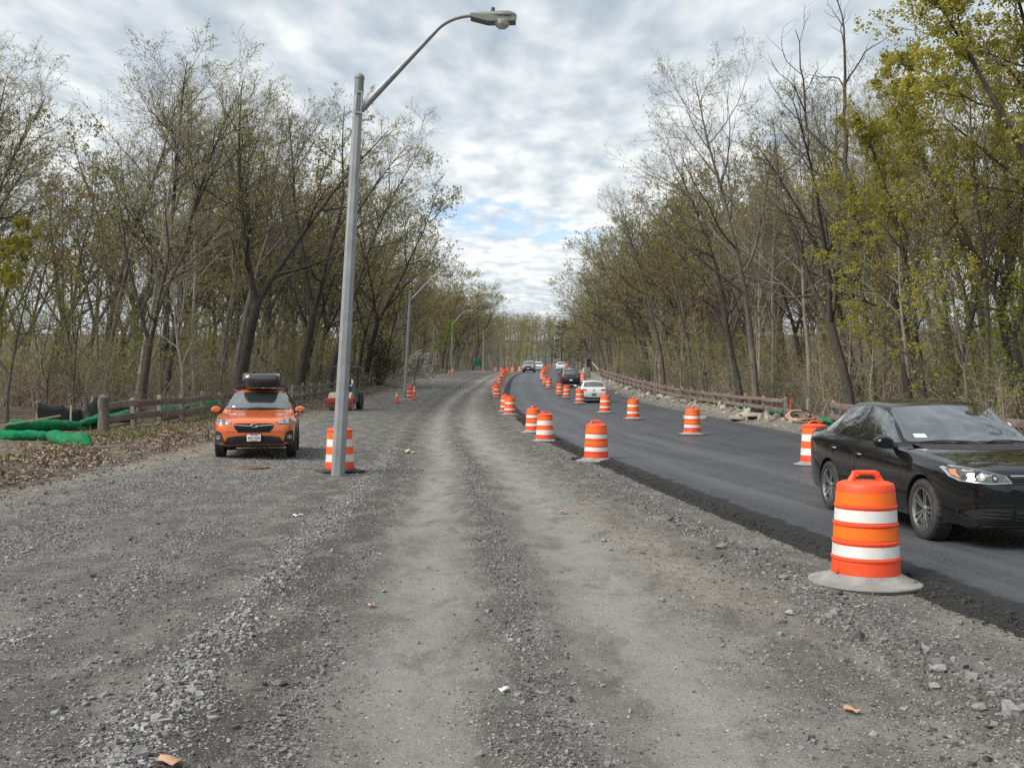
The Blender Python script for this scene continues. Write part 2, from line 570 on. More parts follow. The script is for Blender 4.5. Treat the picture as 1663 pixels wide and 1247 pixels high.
def litter_mat(name='forest_litter', far=True):
    m, N, b, out = new_mat(name)
    P = N.n('ShaderNodeNewGeometry').outputs['Position']
    v = N.n('ShaderNodeTexVoronoi'); v.inputs['Scale'].default_value = 13; N.l(P, v.inputs['Vector'])
    s = N.n('ShaderNodeSeparateColor'); N.l(v.outputs['Color'], s.inputs[0])
    leaf = N.ramp(s.outputs[0], [(0, (.06, .045, .034)), (.5, (.15, .112, .08)), (.85, (.25, .19, .14)), (1, (.36, .29, .23))])
    soil = N.mix(N.noise(P, 5, 6, .7), (.055, .045, .034, 1), (.14, .115, .088, 1))
    c = N.mix(N.ramp(N.noise(P, 1.3, 5, .65), [(.38, .15), (.62, .85)]), soil, leaf)
    g = N.ramp(N.noise(P, .45, 5, .7, .4), [(.56, 0), (.72, .6)])
    c = N.mix(g, c, (.075, .085, .028, 1))
    N.l(c, b.inputs['Base Color']); b.inputs['Roughness'].default_value = .95
    b.inputs['Specular IOR Level'].default_value = .2
    bp = N.n('ShaderNodeBump'); bp.inputs['Distance'].default_value = .05
    N.l(N.m('ADD', s.outputs[1], N.noise(P, 9, 5, .7)), bp.inputs['Height']); N.l(bp.outputs[0], b.inputs['Normal'])
    return m


def asphalt_mat():
    m, N, b, out = new_mat('asphalt')
    P = N.n('ShaderNodeNewGeometry').outputs['Position']
    u = N.n('ShaderNodeAttribute', attribute_name='lateral').outputs['Fac']
    ag = N.n('ShaderNodeTexVoronoi'); ag.inputs['Scale'].default_value = 120; N.l(P, ag.inputs['Vector'])
    s = N.n('ShaderNodeSeparateColor'); N.l(ag.outputs['Color'], s.inputs[0])
    c = N.ramp(s.outputs[0], [(0, (.016, .018, .023)), (.6, (.034, .038, .0465)), (.93, (.058, .064, .075)), (1, (.15, .155, .163))])
    # rolled and driven lengths: long faint streaks that follow the lane
    cm = N.n('ShaderNodeCombineXYZ'); sp = N.n('ShaderNodeSeparateXYZ'); N.l(P, sp.inputs[0])
    N.l(N.m('MULTIPLY', u, 1.5), cm.inputs[0]); N.l(N.m('MULTIPLY', sp.outputs[1], .07), cm.inputs[1])
    st = N.noise(cm.outputs[0], 1.4, 5, .6, .3)
    c = N.mix(N.ramp(st, [(.38, 0), (.66, .55)]), c, (.076, .078, .082, 1))
    pt = N.noise(P, .55, 5, .65, .4)
    c = N.mix(N.ramp(pt, [(.52, 0), (.7, .35)]), c, (.098, .098, .098, 1))
    # dust tracked along the two wheel lines of the first lane
    tr = N.m('ADD', N.m('EXPONENT', N.m('MULTIPLY', N.m('POWER', N.m('DIVIDE', N.m('SUBTRACT', u, 1.15), .42), 2), -1)),
             N.m('EXPONENT', N.m('MULTIPLY', N.m('POWER', N.m('DIVIDE', N.m('SUBTRACT', u, 2.9), .45), 2), -1)))
    c = N.mix(N.m('MULTIPLY', N.m('MULTIPLY', tr, N.ramp(st, [(.25, .1), (.6, 1)])), .40), c, (.115, .115, .115, 1))
    rag = N.m('ADD', u, N.m('MULTIPLY', N.noise(P, 2.2, 5, .7), -.5))
    ed = N.ramp(rag, [(.02, 1), (.10, 0)])
    c = N.mix(N.m('MULTIPLY', ed, .92), c, (.011, .011, .012, 1))
    N.l(c, b.inputs['Base Color'])
    N.l(N.m('ADD', N.m('MULTIPLY', pt, .18), N.m('MULTIPLY_ADD', ed, .25, .46)), b.inputs['Roughness'])
    b.inputs['Specular IOR Level'].default_value = .45
    h = N.m('MULTIPLY', N.m('SUBTRACT', .6, ag.outputs['Distance']), N.m('MULTIPLY_ADD', ed, .012, .0022))
    h = N.m('ADD', h, N.m('MULTIPLY', N.m('MULTIPLY', N.noise(P, 26, 5, .75), ed), .03))
    bp = N.n('ShaderNodeBump'); bp.inputs['Distance'].default_value = 1; bp.inputs['Strength'].default_value = .8
    N.l(h, bp.inputs['Height']); N.l(bp.outputs[0], b.inputs['Normal'])
    return m


def stone_mat(name='crushed_stone'):
    m, N, b, out = new_mat(name)
    t = N.n('ShaderNodeAttribute', attribute_name='tint').outputs['Color']
    P = N.n('ShaderNodeNewGeometry').outputs['Position']
    n = N.noise(P, 60, 4, .6)
    c = N.mix(N.ramp(n, [(.3, 0), (.7, .5)]), t, (.10, .095, .09, 1))
    N.l(c, b.inputs['Base Color']); b.inputs['Roughness'].default_value = .85
    b.inputs['Specular IOR Level'].default_value = .3
    return m


def leaf_mat(name, c1, c2, rand=.5, trans=.35, sat=1.0):
    m = bpy.data.materials.new(name); m.use_nodes = True
    m.node_tree.nodes.clear(); N = NT(m.node_tree)
    out = N.n('ShaderNodeOutputMaterial')
    oi = N.n('ShaderNodeObjectInfo')
    P = N.n('ShaderNodeTexCoord').outputs['Object']
    n = N.noise(P, .55, 4, .7)
    n2 = N.noise(P, 5.0, 2, .6)
    f = N.m('ADD', N.m('MULTIPLY', n, .5), N.m('ADD', N.m('MULTIPLY', n2, .35), N.m('MULTIPLY', N.m('SUBTRACT', oi.outputs['Random'], .35), rand)))
    c = N.ramp(f, [(.2, c1), (.75, c2)])
    d = N.n('ShaderNodeBsdfDiffuse'); tr = N.n('ShaderNodeBsdfTranslucent')
    N.l(c, d.inputs[0]); N.l(c, tr.inputs[0])
    mx = N.n('ShaderNodeMixShader'); mx.inputs[0].default_value = trans
    N.l(d.outputs[0], mx.inputs[1]); N.l(tr.outputs[0], mx.inputs[2]); N.l(mx.outputs[0], out.inputs[0])
    return m


def bark_mat(name, c1, c2, rand=.5):
    m, N, b, out = new_mat(name)
    tc = N.n('ShaderNodeTexCoord').outputs['Object']
    mp = N.n('ShaderNodeMapping'); mp.inputs['Scale'].default_value = (1, 1, .22); N.l(tc, mp.inputs[0])
    n = N.noise(mp.outputs[0], 13, 6, .7)
    pl = N.noise(tc, 1.1, 4, .6)
    c = N.ramp(n, [(.3, c1), (.7, c2)])
    c = N.mix(N.ramp(pl, [(.5, 0), (.75, .45)]), c, tuple(min(1, x * 1.5) for x in c2) + (1,))
    oi = N.n('ShaderNodeObjectInfo')
    hs = N.n('ShaderNodeHueSaturation'); N.l(c, hs.inputs['Color'])
    N.l(N.m('MULTIPLY_ADD', oi.outputs['Random'], rand, 1 - rand / 2), hs.inputs['Value'])
    N.l(hs.outputs[0], b.inputs['Base Color'])
    b.inputs['Roughness'].default_value = .9; b.inputs['Specular IOR Level'].default_value = .25
    bp = N.n('ShaderNodeBump'); bp.inputs['Distance'].default_value = .03; N.l(n, bp.inputs['Height']); N.l(bp.outputs[0], b.inputs['Normal'])
    return m


def paint_mat(name, col, flake=.0, rough=.28, coat=1.0, spec=.5, metal=0.0, dust=.06):
    m, N, b, out = new_mat(name)
    tc = N.n('ShaderNodeTexCoord').outputs['Object']
    n = N.noise(tc, 3, 5, .6)
    sp = N.n('ShaderNodeSeparateXYZ'); N.l(tc, sp.inputs[0])
    road = N.ramp(N.m('ADD', sp.outputs[2], N.m('MULTIPLY', n, .35)), [(.30, 1), (.75, 0)])   # road film on the lower body
    c = N.mix(N.m('MULTIPLY_ADD', road, dust * 2.5, N.m('MULTIPLY', n, dust)), (*col, 1), (.20, .185, .165, 1))
    N.l(c, b.inputs['Base Color'])
    b.inputs['Metallic'].default_value = metal
    N.l(N.m('MULTIPLY_ADD', n, .12, rough - .06), b.inputs['Roughness'])
    b.inputs['Coat Weight'].default_value = coat
    N.l(N.m('MULTIPLY_ADD', n, .03, .01), b.inputs['Coat Roughness'])
    b.inputs['Specular IOR Level'].default_value = spec
    return m


M = {}
M['gravel'] = gravel_mat()
M['litter'] = litter_mat()
M['asphalt'] = asphalt_mat()
M['stone'] = stone_mat()
M['galv'] = simple('galvanised_steel', (.28, .293, .30), .5, .16, 3, .0015, 60, metal=.35, dirt=(.16, .16, .155), dirt_amt=.45)
M['lamp_grey'] = simple('lamp_housing_grey', (.16, .18, .165), .55, .1, 5)
M['black_plastic'] = simple('black_plastic', (.018, .018, .019), .55, .2, 8, dirt=(.08, .075, .07), dirt_amt=.25)
M['gloss_black'] = simple('gloss_black', (.012, .012, .013), .12, .1, 5, spec=.6)
M['rubber'] = simple('rubber', (.025, .025, .025), .75, .25, 10, dirt=(.12, .11, .10), dirt_amt=.35)
M['rubber_base'] = simple('grey_rubber_base', (.20, .20, .195), .8, .2, 7, .003, 40, dirt=(.36, .34, .30), dirt_amt=.8, scuff=.6)
M['chrome'] = simple('chrome', (.62, .63, .64), .16, .05, 5, metal=1)
M['alloy'] = simple('machined_alloy', (.40, .40, .405), .3, .15, 5, metal=.9)
M['dark_alloy'] = simple('dark_alloy', (.035, .035, .037), .35, .2, 6, metal=.4)
M['cavity'] = simple('dark_cavity', (.008, .008, .008), .9, .1, 5)
M['orange_plastic'] = simple('orange_plastic', (.78, .075, .018), .5, .07, 2.5, .002, 20, dirt=(.40, .15, .10), dirt_amt=.6, scuff=.6)
M['orange_sheet'] = simple('orange_reflective_sheeting', (.86, .15, .006), .38, .06, 3, dirt=(.48, .12, .03), dirt_amt=.5, scuff=.45)
M['bright_orange'] = simple('bright_orange_sheeting', (.95, .115, .012), .38, .06, 3, dirt=(.60, .12, .05), dirt_amt=.4, scuff=.35)
M['white_sheet'] = simple('white_reflective_sheeting', (.66, .655, .64), .4, .07, 9, dirt=(.40, .37, .33), dirt_amt=.6, scuff=.5)
M['cone_orange'] = simple('cone_orange', (.82, .09, .02), .5, .08, 4, dirt=(.40, .10, .05), dirt_amt=.4)
M['rail_brown'] = simple('brown_painted_timber', (.16, .112, .098), .8, .25, 4, .006, 30, dirt=(.26, .22, .20), dirt_amt=.6, objrand=.35)
M['rail_grey'] = simple('weathered_timber', (.165, .135, .115), .85, .25, 4, .006, 30, dirt=(.09, .07, .06), dirt_amt=.6, objrand=.4)
M['post_grey'] = simple('grey_weathered_post', (.20, .175, .155), .9, .25, 5, .008, 24, dirt=(.08, .068, .058), dirt_amt=.7, objrand=.4)
M['fresh_wood'] = simple('fresh_split_wood', (.55, .43, .27), .8, .2, 6, .004, 30)
M['stake_wood'] = simple('pale_stake_wood', (.42, .33, .22), .8, .2, 8, .003, 40)
M['sock_green'] = simple('green_mesh_sock', (.009, .185, .078), .95, .42, 9, .03, 70, spec=.15, dirt=(.13, .12, .07), dirt_amt=.75)
M['silt_black'] = simple('black_silt_fabric', (.016, .018, .019), .42, .25, 5, .012, 12, dirt=(.07, .065, .055), dirt_amt=.4)
M['concrete'] = simple('pale_concrete', (.36, .335, .29), .9, .2, 5, .01, 30, dirt=(.20, .175, .14), dirt_amt=.6, objrand=.4)
M['rubble'] = simple('dusty_rubble', (.29, .255, .205), .95, .25, 6, .02, 14, dirt=(.20, .165, .12), dirt_amt=.6, objrand=.55)
M['rock'] = simple('grey_rock', (.24, .235, .225), .85, .25, 9, .006, 40, dirt=(.14, .12, .10), dirt_amt=.5, objrand=.7)
M['black_rock'] = simple('asphalt_lump', (.03, .03, .031), .8, .3, 12, .01, 40)
M['rust'] = simple('rusty_iron', (.16, .105, .07), .8, .25, 12, .004, 60, dirt=(.24, .19, .14), dirt_amt=.6)
M['sign_green'] = simple('green_sign_face', (.012, .10, .065), .5, .1, 2)
M['sign_dark'] = simple('dark_sign_back', (.035, .05, .045), .6, .2, 3)
M['paper'] = simple('white_paper', (.72, .71, .68), .8, .08, 9)
M['dry_leaf'] = simple('dry_leaf', (.45, .27, .17), .8, .25, 20)
M['pipe_tan'] = simple('tan_conduit', (.47, .30, .20), .6, .15, 6)
M['red_paint'] = simple('red_machine_paint', (.27, .03, .025), .45, .2, 5, dirt=(.20, .15, .11), dirt_amt=.4)
M['grey_paint'] = simple('slate_machine_paint', (.075, .09, .12), .4, .15, 4, dirt=(.18, .165, .14), dirt_amt=.3)
M['steel_tan'] = simple('dusty_roller_steel', (.36, .30, .215), .6, .2, 4, dirt=(.22, .17, .11), dirt_amt=.5)
M['glass_dark'] = simple('tinted_glass', (.006, .008, .008), .015, .05, 3, spec=1.0, coat=1.0, rvar=.01, coat_r=.0)
M['glass_front'] = simple('windscreen_glass', (.022, .030, .030), .015, .05, 3, spec=1.0, coat=1.0, rvar=.01, coat_r=.0)
for k in ('glass_dark', 'glass_front'):
    M[k].node_tree.nodes['Principled BSDF'].inputs['IOR'].default_value = 1.9
    M[k].node_tree.nodes['Principled BSDF'].inputs['Coat IOR'].default_value = 1.8
M['lamp_clear'] = simple('clear_headlamp', (.38, .39, .40), .08, .3, 16, spec=.8, coat=1, metal=.5)
M['lamp_rim'] = simple('satin_lamp_rim', (.40, .41, .42), .3, .1, 12, metal=.6)
M['lamp_smoke'] = simple('smoked_headlamp', (.10, .105, .11), .06, .5, 22, spec=.8, coat=1, metal=.6)
M['lamp_amber'] = simple('amber_lens', (.85, .20, .04), .15, .1, 9, coat=1)
M['lamp_red'] = simple('red_lens', (.50, .012, .02), .15, .15, 9, coat=1)
M['globe'] = simple('ribbed_glass_globe', (.50, .51, .50), .12, .5, 22, .004, 60, spec=.8, metal=.25)
M['plate_white'] = simple('plate_white', (.72, .72, .72), .45, .04, 5)
M['plate_red'] = simple('plate_red_print', (.42, .035, .04), .5, .05, 5)
M['plate_blue'] = simple('plate_blue_print', (.05, .08, .30), .5, .05, 5)
M['plate_dark'] = simple('plate_green_print', (.15, .19, .10), .5, .1, 5)
M['mesh_grille'] = simple('grille_mesh', (.014, .014, .015), .5, .3, 40)
M['bark'] = bark_mat('grey_brown_bark', (.06, .053, .046), (.18, .16, .138), .7)
M['bark_pale'] = bark_mat('pale_grey_bark', (.16, .145, .126), (.36, .33, .29), .4)
M['bark_dark'] = bark_mat('dark_wet_bark', (.030, .026, .022), (.105, .091, .077), .6)
M['dead_stem'] = bark_mat('dead_stem', (.15, .125, .10), (.34, .29, .24), .6)
M['bud'] = leaf_mat('bronze_green_buds', (.21, .19, .075), (.48, .445, .19), .5, .5)
M['leaf_olive'] = leaf_mat('olive_young_leaves', (.20, .185, .06), (.46, .43, .15), .5, .48)
M['leaf_dull'] = leaf_mat('dull_olive_brown_leaves', (.15, .13, .05), (.35, .315, .13), .5, .45)
M['leaf_yellow'] = leaf_mat('yellow_green_young_leaves', (.23, .212, .038), (.46, .425, .10), .35, .5)
M['leaf_green'] = leaf_mat('fresh_green_leaves', (.15, .20, .024), (.34, .42, .06), .4, .5)
M['leaf_red'] = leaf_mat('dark_red_leaves', (.045, .016, .014), (.12, .035, .028), .3)
M['leaf_rust'] = leaf_mat('rusty_young_leaves', (.16, .085, .035), (.34, .19, .09), .4)
M['needles'] = leaf_mat('pine_needles', (.018, .030, .014), (.05, .072, .03), .4, .15)
M['blossom'] = leaf_mat('white_blossom', (.40, .42, .34), (.70, .70, .62), .3)
M['grass'] = leaf_mat('verge_grass', (.07, .08, .022), (.15, .165, .05), .4)
M['far_leaf'] = leaf_mat('far_wood_leaves', (.13, .117, .05), (.31, .285, .135), .1, .45)

# ------------------------------------------------------------------ ground sheets
def sheet(name, us, Ys, mat, zfun=None, attrs=True, kind='structure', top=None):
    U, YY = np.meshgrid(us, Ys)
    X = U + cY(YY)
    Z = GZ(X, YY) if zfun is None else zfun(U, X, YY)
    nu, ny = len(us), len(Ys)
    V = np.stack([X, YY, Z], -1).reshape(-1, 3)
    i = np.arange(ny - 1)[:, None] * nu + np.arange(nu - 1)[None]
    Fc = np.stack([i, i + 1, i + 1 + nu, i + nu], -1).reshape(-1, 4)
    me = np_mesh(name, V, [Fc], [mat], smooth=True)
    if attrs:
        p, l, t, d = masks(U.ravel(), YY.ravel())
        for k, a in zip(('pale', 'loose', 'tan', 'dark'), (p, l, t, d)):
            fattr(me, k, a)
    fattr(me, 'lateral', U.ravel())
    o = link(name, me)
    o['kind'] = kind
    return o


def rows(a, b, d0, grow):
    out, y, d = [a], a, d0
    while y < b:
        y += d
        d *= grow
        out.append(y)
    return np.array(out)


Yn = np.concatenate([np.linspace(-70, 2.2, 20), rows(2.5, 24, .085, 1.0), rows(24.1, 130, .12, 1.016)[1:], rows(133, 900, 5, 1.06)])
Yc = np.concatenate([np.linspace(-70, 0, 18), rows(2, 130, .8, 1.012), rows(133, 900, 6, 1.06)])
u_left = np.concatenate([-np.geomspace(500, 40, 12), np.arange(-38, -13.4, .9)])
sheet('forest_floor', np.append(u_left, -13.0), Yc, M['litter'], attrs=False)
sheet('verge', np.arange(-13.0, -10.19, .14), Yn, M['litter'], attrs=False)
sheet('gravel_road', np.concatenate([np.arange(-10.2, .61, .085), [.75]]), Yn, M['gravel'])
sheet('road_bed', np.array([.75, 2, 4, 6, 8, 8.6]), Yc, M['gravel'])
sheet('road_shoulder', np.arange(8.6, 12.51, .15), Yn, M['gravel'])
sheet('woodland_floor', np.concatenate([[12.5], np.arange(13, 38, .9), np.geomspace(40, 500, 12)]), Yc, M['litter'], attrs=False)


def asph_z(U, X, Y):
    lift = np.interp(U, [-.32, -.12, .02, .16, .34, 8.75, 8.82, 8.95], [-.02, .012, .045, .066, .072, .072, .05, -.02])
    rough = .028 * (fbm(X * 9, Y * 9, 77, 3) - .5) * np.interp(U, [-.3, -.1, .12, .36], [.8, 1, .9, 0])
    base = np.where(U < .3, GZ(X, Y), gY(Y))
    k = sstep(-.1, .34, U)
    return base * (1 - k) + gY(Y) * k + lift + rough


u_as = np.concatenate([np.arange(-.32, .42, .045), [.6, 1, 1.6, 2.4, 3.4, 4.4, 5.6, 6.8, 7.8, 8.4, 8.75, 8.82, 8.95]])
Ya = np.concatenate([np.linspace(-70, 2.2, 20), rows(2.5, 40, .09, 1.008), rows(41, 130, .35, 1.01), rows(133, 400, 4, 1.06)])
sheet('asphalt_road', u_as, Ya, M['asphalt'], asph_z, attrs=False)

# ------------------------------------------------------------------ loose stone
rs = np.random.default_rng(11)
CUBE = np.array([(sx, sy, sz) for sz in (-1, 1) for sy in (-1, 1) for sx in (-1, 1)], float) * .5
CT = np.array([(0, 2, 3), (0, 3, 1), (4, 5, 7), (4, 7, 6), (0, 1, 5), (0, 5, 4), (2, 6, 7), (2, 7, 3), (0, 4, 6), (0, 6, 2), (1, 3, 7), (1, 7, 5)])


def stones_mesh(name, X, Y, Z, size, tint, mat, flat=.62, sink=.25):
    n = len(X)
    v = CUBE[None] * (1 + rs.uniform(-.55, .35, (n, 8, 3)))
    sc = np.stack([rs.uniform(.7, 1.35, n), rs.uniform(.6, 1.1, n), rs.uniform(.35, flat + .25, n)], -1) * size[:, None]
    v = v * sc[:, None]
    a = rs.uniform(0, 6.283, n); t1 = rs.normal(0, .25, n); t2 = rs.normal(0, .25, n)
    ca, sa = np.cos(a)[:, None], np.sin(a)[:, None]
    x, y, z = v[..., 0], v[..., 1], v[..., 2]
    z = z + x * t1[:, None] + y * t2[:, None]
    x, y = x * ca - y * sa, x * sa + y * ca
    V = np.stack([x + X[:, None], y + Y[:, None], z + Z[:, None] + (sc[:, 2] * (.5 - sink))[:, None]], -1).reshape(-1, 3)
    Fc = (CT[None] + (np.arange(n) * 8)[:, None, None]).reshape(-1, 3)
    me = np_mesh(name, V, [Fc], [mat])
    c = np.repeat(np.concatenate([tint, np.ones((n, 1))], 1), 8, axis=0)
    fattr(me, 'tint', c, 'FLOAT_COLOR')
    return me


def stone_tints(n, lo=.055, hi=.42, warm=.45):
    g = np.clip(rs.beta(1.6, 2.2, n) * (hi - lo) + lo, 0, 1)
    wv = rs.uniform(-.3, 1, n) * warm
    return np.stack([g * (1 + .10 * wv), g, g * (1 - .16 * wv)], -1)


def scatter_gravel():
    n = 420000
    Y = 3.6 * (34 / 3.6) ** (rs.random(n) ** .92)
    hw = .56 * Y + .6
    X = rs.uniform(-1, 1, n) * hw
    u = X - cY(Y)
    p, l, t, d = masks(u, Y)
    dens = 1.25 * np.clip(l * 1.05 - .08, 0, 1) ** 1.3 * (1 - .7 * t * (u < -8)) + .012 * p + .012
    dens *= (u < -.20) & (u > -11.5)
    dens *= sstep(36, 13, Y)
    keep = rs.random(n) < dens
    X, Y, u, l = X[keep], Y[keep], u[keep], l[keep]
    n = len(X)
    s = np.exp(rs.normal(math.log(.0090), .48, n)) * (1 + .25 * gauss(u - uC(Y), .25) + 1.0 * gauss(u - uD(Y), .4) * (rs.random(n) < .22))
    s = np.clip(np.maximum(s, .0011 * Y), .007, .07)
    pk = masks(u, Y)[0]
    s = s * (1 - .3 * pk)
    tint = (stone_tints(n) + .10 * pk[:, None]) * (.82 + .45 * gauss(u - uC(Y), .3) + .25 * sstep(-5.8, -6.6, u))[:, None]
    lim = 82000
    if n > lim:
        k = rs.permutation(n)[:lim]
        X, Y, s, tint = X[k], Y[k], s[k], tint[k]
    o = link('gravel', stones_mesh('gravel', X, Y, GZ(X, Y), s, np.clip(tint, 0, .6), M['stone']))
    o['kind'] = 'stuff'
    # black crumbs along the broken edge of the new asphalt
    n = 8000
    Y = 4.5 * (45 / 4.5) ** rs.random(n)
    u = rs.normal(-.05, .095, n) + .10 * (fbm(Y * 1.3, Y * 0, 8) - .5)
    k = u < .2
    Y, u = Y[k], u[k]; n = len(Y)
    X = u + cY(Y)
    s = np.clip(np.exp(rs.normal(math.log(.012), .4, n)), .0009 * Y, .04)
    z = asph_z(u, X, Y)
    z = np.maximum(z, GZ(X, Y))
    o = link('asphalt_crumbs', stones_mesh('asphalt_crumbs', X, Y, z, s, np.clip(stone_tints(n, .007, .03, .1), 0, 1), M['stone']))
    o['kind'] = 'stuff'
    # soil clods and stones on the bank and the far shoulder
    n = 9000
    Y = 12 * (90 / 12) ** rs.random(n)
    left = rs.random(n) < .5
    u = np.where(left, rs.normal(-10.5, .6, n), rs.normal(9.9, .7, n))
    X = u + cY(Y)
    s = np.clip(np.exp(rs.normal(math.log(.024), .5, n)), .0009 * Y, .09)
    tn = stone_tints(n, .09, .38, 1.3)
    o = link('soil_clods', stones_mesh('soil_clods', X, Y, GZ(X, Y), s, tn, M['stone']))
    o['kind'] = 'stuff'


scatter_gravel()


def leaf_quads(n, P, size, rng, tilt=1.0, droop=0.0, aspect=.5):
    """n small diamond leaves at points P"""
    d = rng.normal(0, 1, (n, 3)); d[:, 2] = d[:, 2] * tilt - droop
    d /= np.linalg.norm(d, axis=1, keepdims=True) + 1e-9
    r = rng.normal(0, 1, (n, 3))
    s = np.cross(d, r); s /= np.linalg.norm(s, axis=1, keepdims=True) + 1e-9
    size = np.broadcast_to(size, (n,))[:, None]
    V = np.stack([P, P + d * size * .5 + s * size * aspect * .5, P + d * size, P + d * size * .45 - s * size * aspect * .5], 1).reshape(-1, 3)
    return V, np.arange(n * 4).reshape(n, 4)


def ground_cover():
    rng = np.random.default_rng(5)
    n = 26000
    Y = 13 * (75 / 13) ** rng.random(n)
    u = np.where(rng.random(n) < .8, -10.4 - np.abs(rng.normal(0, 1.6, n)), 11.2 + np.abs(rng.normal(0, 1.2, n)))
    k = fbm(u * .9, Y * .5, 91) > .42
    Y, u = Y[k], u[k]; n = len(Y)
    X = u + cY(Y)
    P = np.stack([X, Y, GZ(X, Y) + .015 + rng.random(n) * .03], -1)
    V, Fc = leaf_quads(n, P, np.clip(rng.normal(.062, .02, n), .03, .11), rng, .25, 0, .75)
    tints = np.clip(np.stack([rng.uniform(.10, .40, n)] * 3, -1) * np.array([1, .72, .52]), 0, 1)
    me = np_mesh('leaf_litter', V, [Fc], [M['stone']])
    fattr(me, 'tint', np.repeat(np.concatenate([tints, np.ones((n, 1))], 1), 4, 0), 'FLOAT_COLOR')
    link('leaf_litter', me)['kind'] = 'stuff'
    n = 9000
    Y = 14 * (80 / 14) ** rng.random(n)
    u = np.where(rng.random(n) < .75, -11.3 - np.abs(rng.normal(0, 1.8, n)), 12.2 + np.abs(rng.normal(0, 1.2, n)))
    k = fbm(u * .7 + 9, Y * .45, 95) > .52
    Y, u = Y[k], u[k]; n = len(Y)
    X = u + cY(Y)
    P = np.stack([X, Y, GZ(X, Y)], -1)
    V, Fc = leaf_quads(n, P, rng.uniform(.10, .24, n), rng, .8, -1.6, .14)
    me = np_mesh('grass', V, [Fc], [M['grass']])
    link('grass', me)['kind'] = 'stuff'


ground_cover()

# ------------------------------------------------------------------ trees
def unit(v):
    return v / (np.linalg.norm(v, axis=-1, keepdims=True) + 1e-9)


def grow(rng, start, d, L, r0, r1, ns, wob, trop, bias=None):
    n = len(start)
    P = np.zeros((n, ns + 1, 3)); P[:, 0] = start
    d = unit(np.array(d, float))
    step = (np.asarray(L) / ns)[:, None]
    for i in range(ns):
        d = d + rng.normal(0, wob, (n, 3))
        d[:, 2] += trop
        if bias is not None:
            d = d + bias
        d = unit(d)
        P[:, i + 1] = P[:, i] + d * step
    t = np.linspace(0, 1, ns + 1)[None]
    Rr = np.asarray(r0)[:, None] * (1 - t) + np.asarray(r1)[:, None] * t
    return P, Rr


def tubes(P, Rr, sides):
    n, m, _ = P.shape
    T = unit(P[:, -1] - P[:, 0])
    ref = np.where(np.abs(T[:, 2:3]) < .8, np.array([[0, 0, 1.0]]), np.array([[1.0, 0, 0]]))
    a = unit(np.cross(T, ref)); b = np.cross(T, a)
    th = 2 * np.pi * np.arange(sides) / sides
    ring = np.cos(th)[None, :, None] * a[:, None] + np.sin(th)[None, :, None] * b[:, None]
    V = P[:, :, None] + Rr[:, :, None, None] * ring[:, None]
    base = (np.arange(n) * m * sides)[:, None, None]
    i = np.arange(m - 1)[None, :, None] * sides; k = np.arange(sides)[None, None]; k2 = (k + 1) % sides
    Fc = np.stack([base + i + k, base + i + k2, base + i + sides + k2, base + i + sides + k], -1).reshape(-1, 4)
    return V.reshape(-1, 3), Fc


def spawn(rng, P, Rr, k, t0, t1, ang, asd, Lf, rf):
    """k children on every branch; ang: angle to the parent in degrees"""
    n, m, _ = P.shape
    ns = m - 1
    t = t0 + (t1 - t0) * (np.arange(k)[None] + rng.random((n, k))) / k
    f = np.clip(t * ns, 0, ns - 1e-4); i = f.astype(int); fr = (f - i)[..., None]
    r_ = np.arange(n)[:, None]
    p = P[r_, i] * (1 - fr) + P[r_, i + 1] * fr
    d = unit(P[r_, i + 1] - P[r_, i])
    ph = rng.uniform(0, 6.283, (n, 1)) + 2.4 * np.arange(k)[None] + rng.normal(0, .4, (n, k))
    ref = np.where(np.abs(d[..., 2:3]) < .9, np.array([0, 0, 1.0]), np.array([1.0, 0, 0]))
    a = unit(np.cross(d, ref)); b = np.cross(d, a)
    an = np.radians(rng.normal(ang, asd, (n, k)))[..., None]
    nd = np.cos(an) * d + np.sin(an) * (np.cos(ph)[..., None] * a + np.sin(ph)[..., None] * b)
    plen = np.linalg.norm(np.diff(P, axis=1), axis=-1).sum(1)[:, None]
    L = plen * Lf(t) * rng.uniform(.75, 1.25, (n, k))
    rr = Rr[r_, i] * (1 - fr[..., 0]) + Rr[r_, i + 1] * fr[..., 0]
    r0 = np.minimum(rr * rf, .85 * rr)
    return p.reshape(-1, 3), nd.reshape(-1, 3), L.ravel(), r0.ravel(), t.ravel()


def join(parts):
    V, Fc, b = [], [], 0
    for v, f in parts:
        V.append(v); Fc.append(f + b); b += len(v)
    return np.concatenate(V), Fc


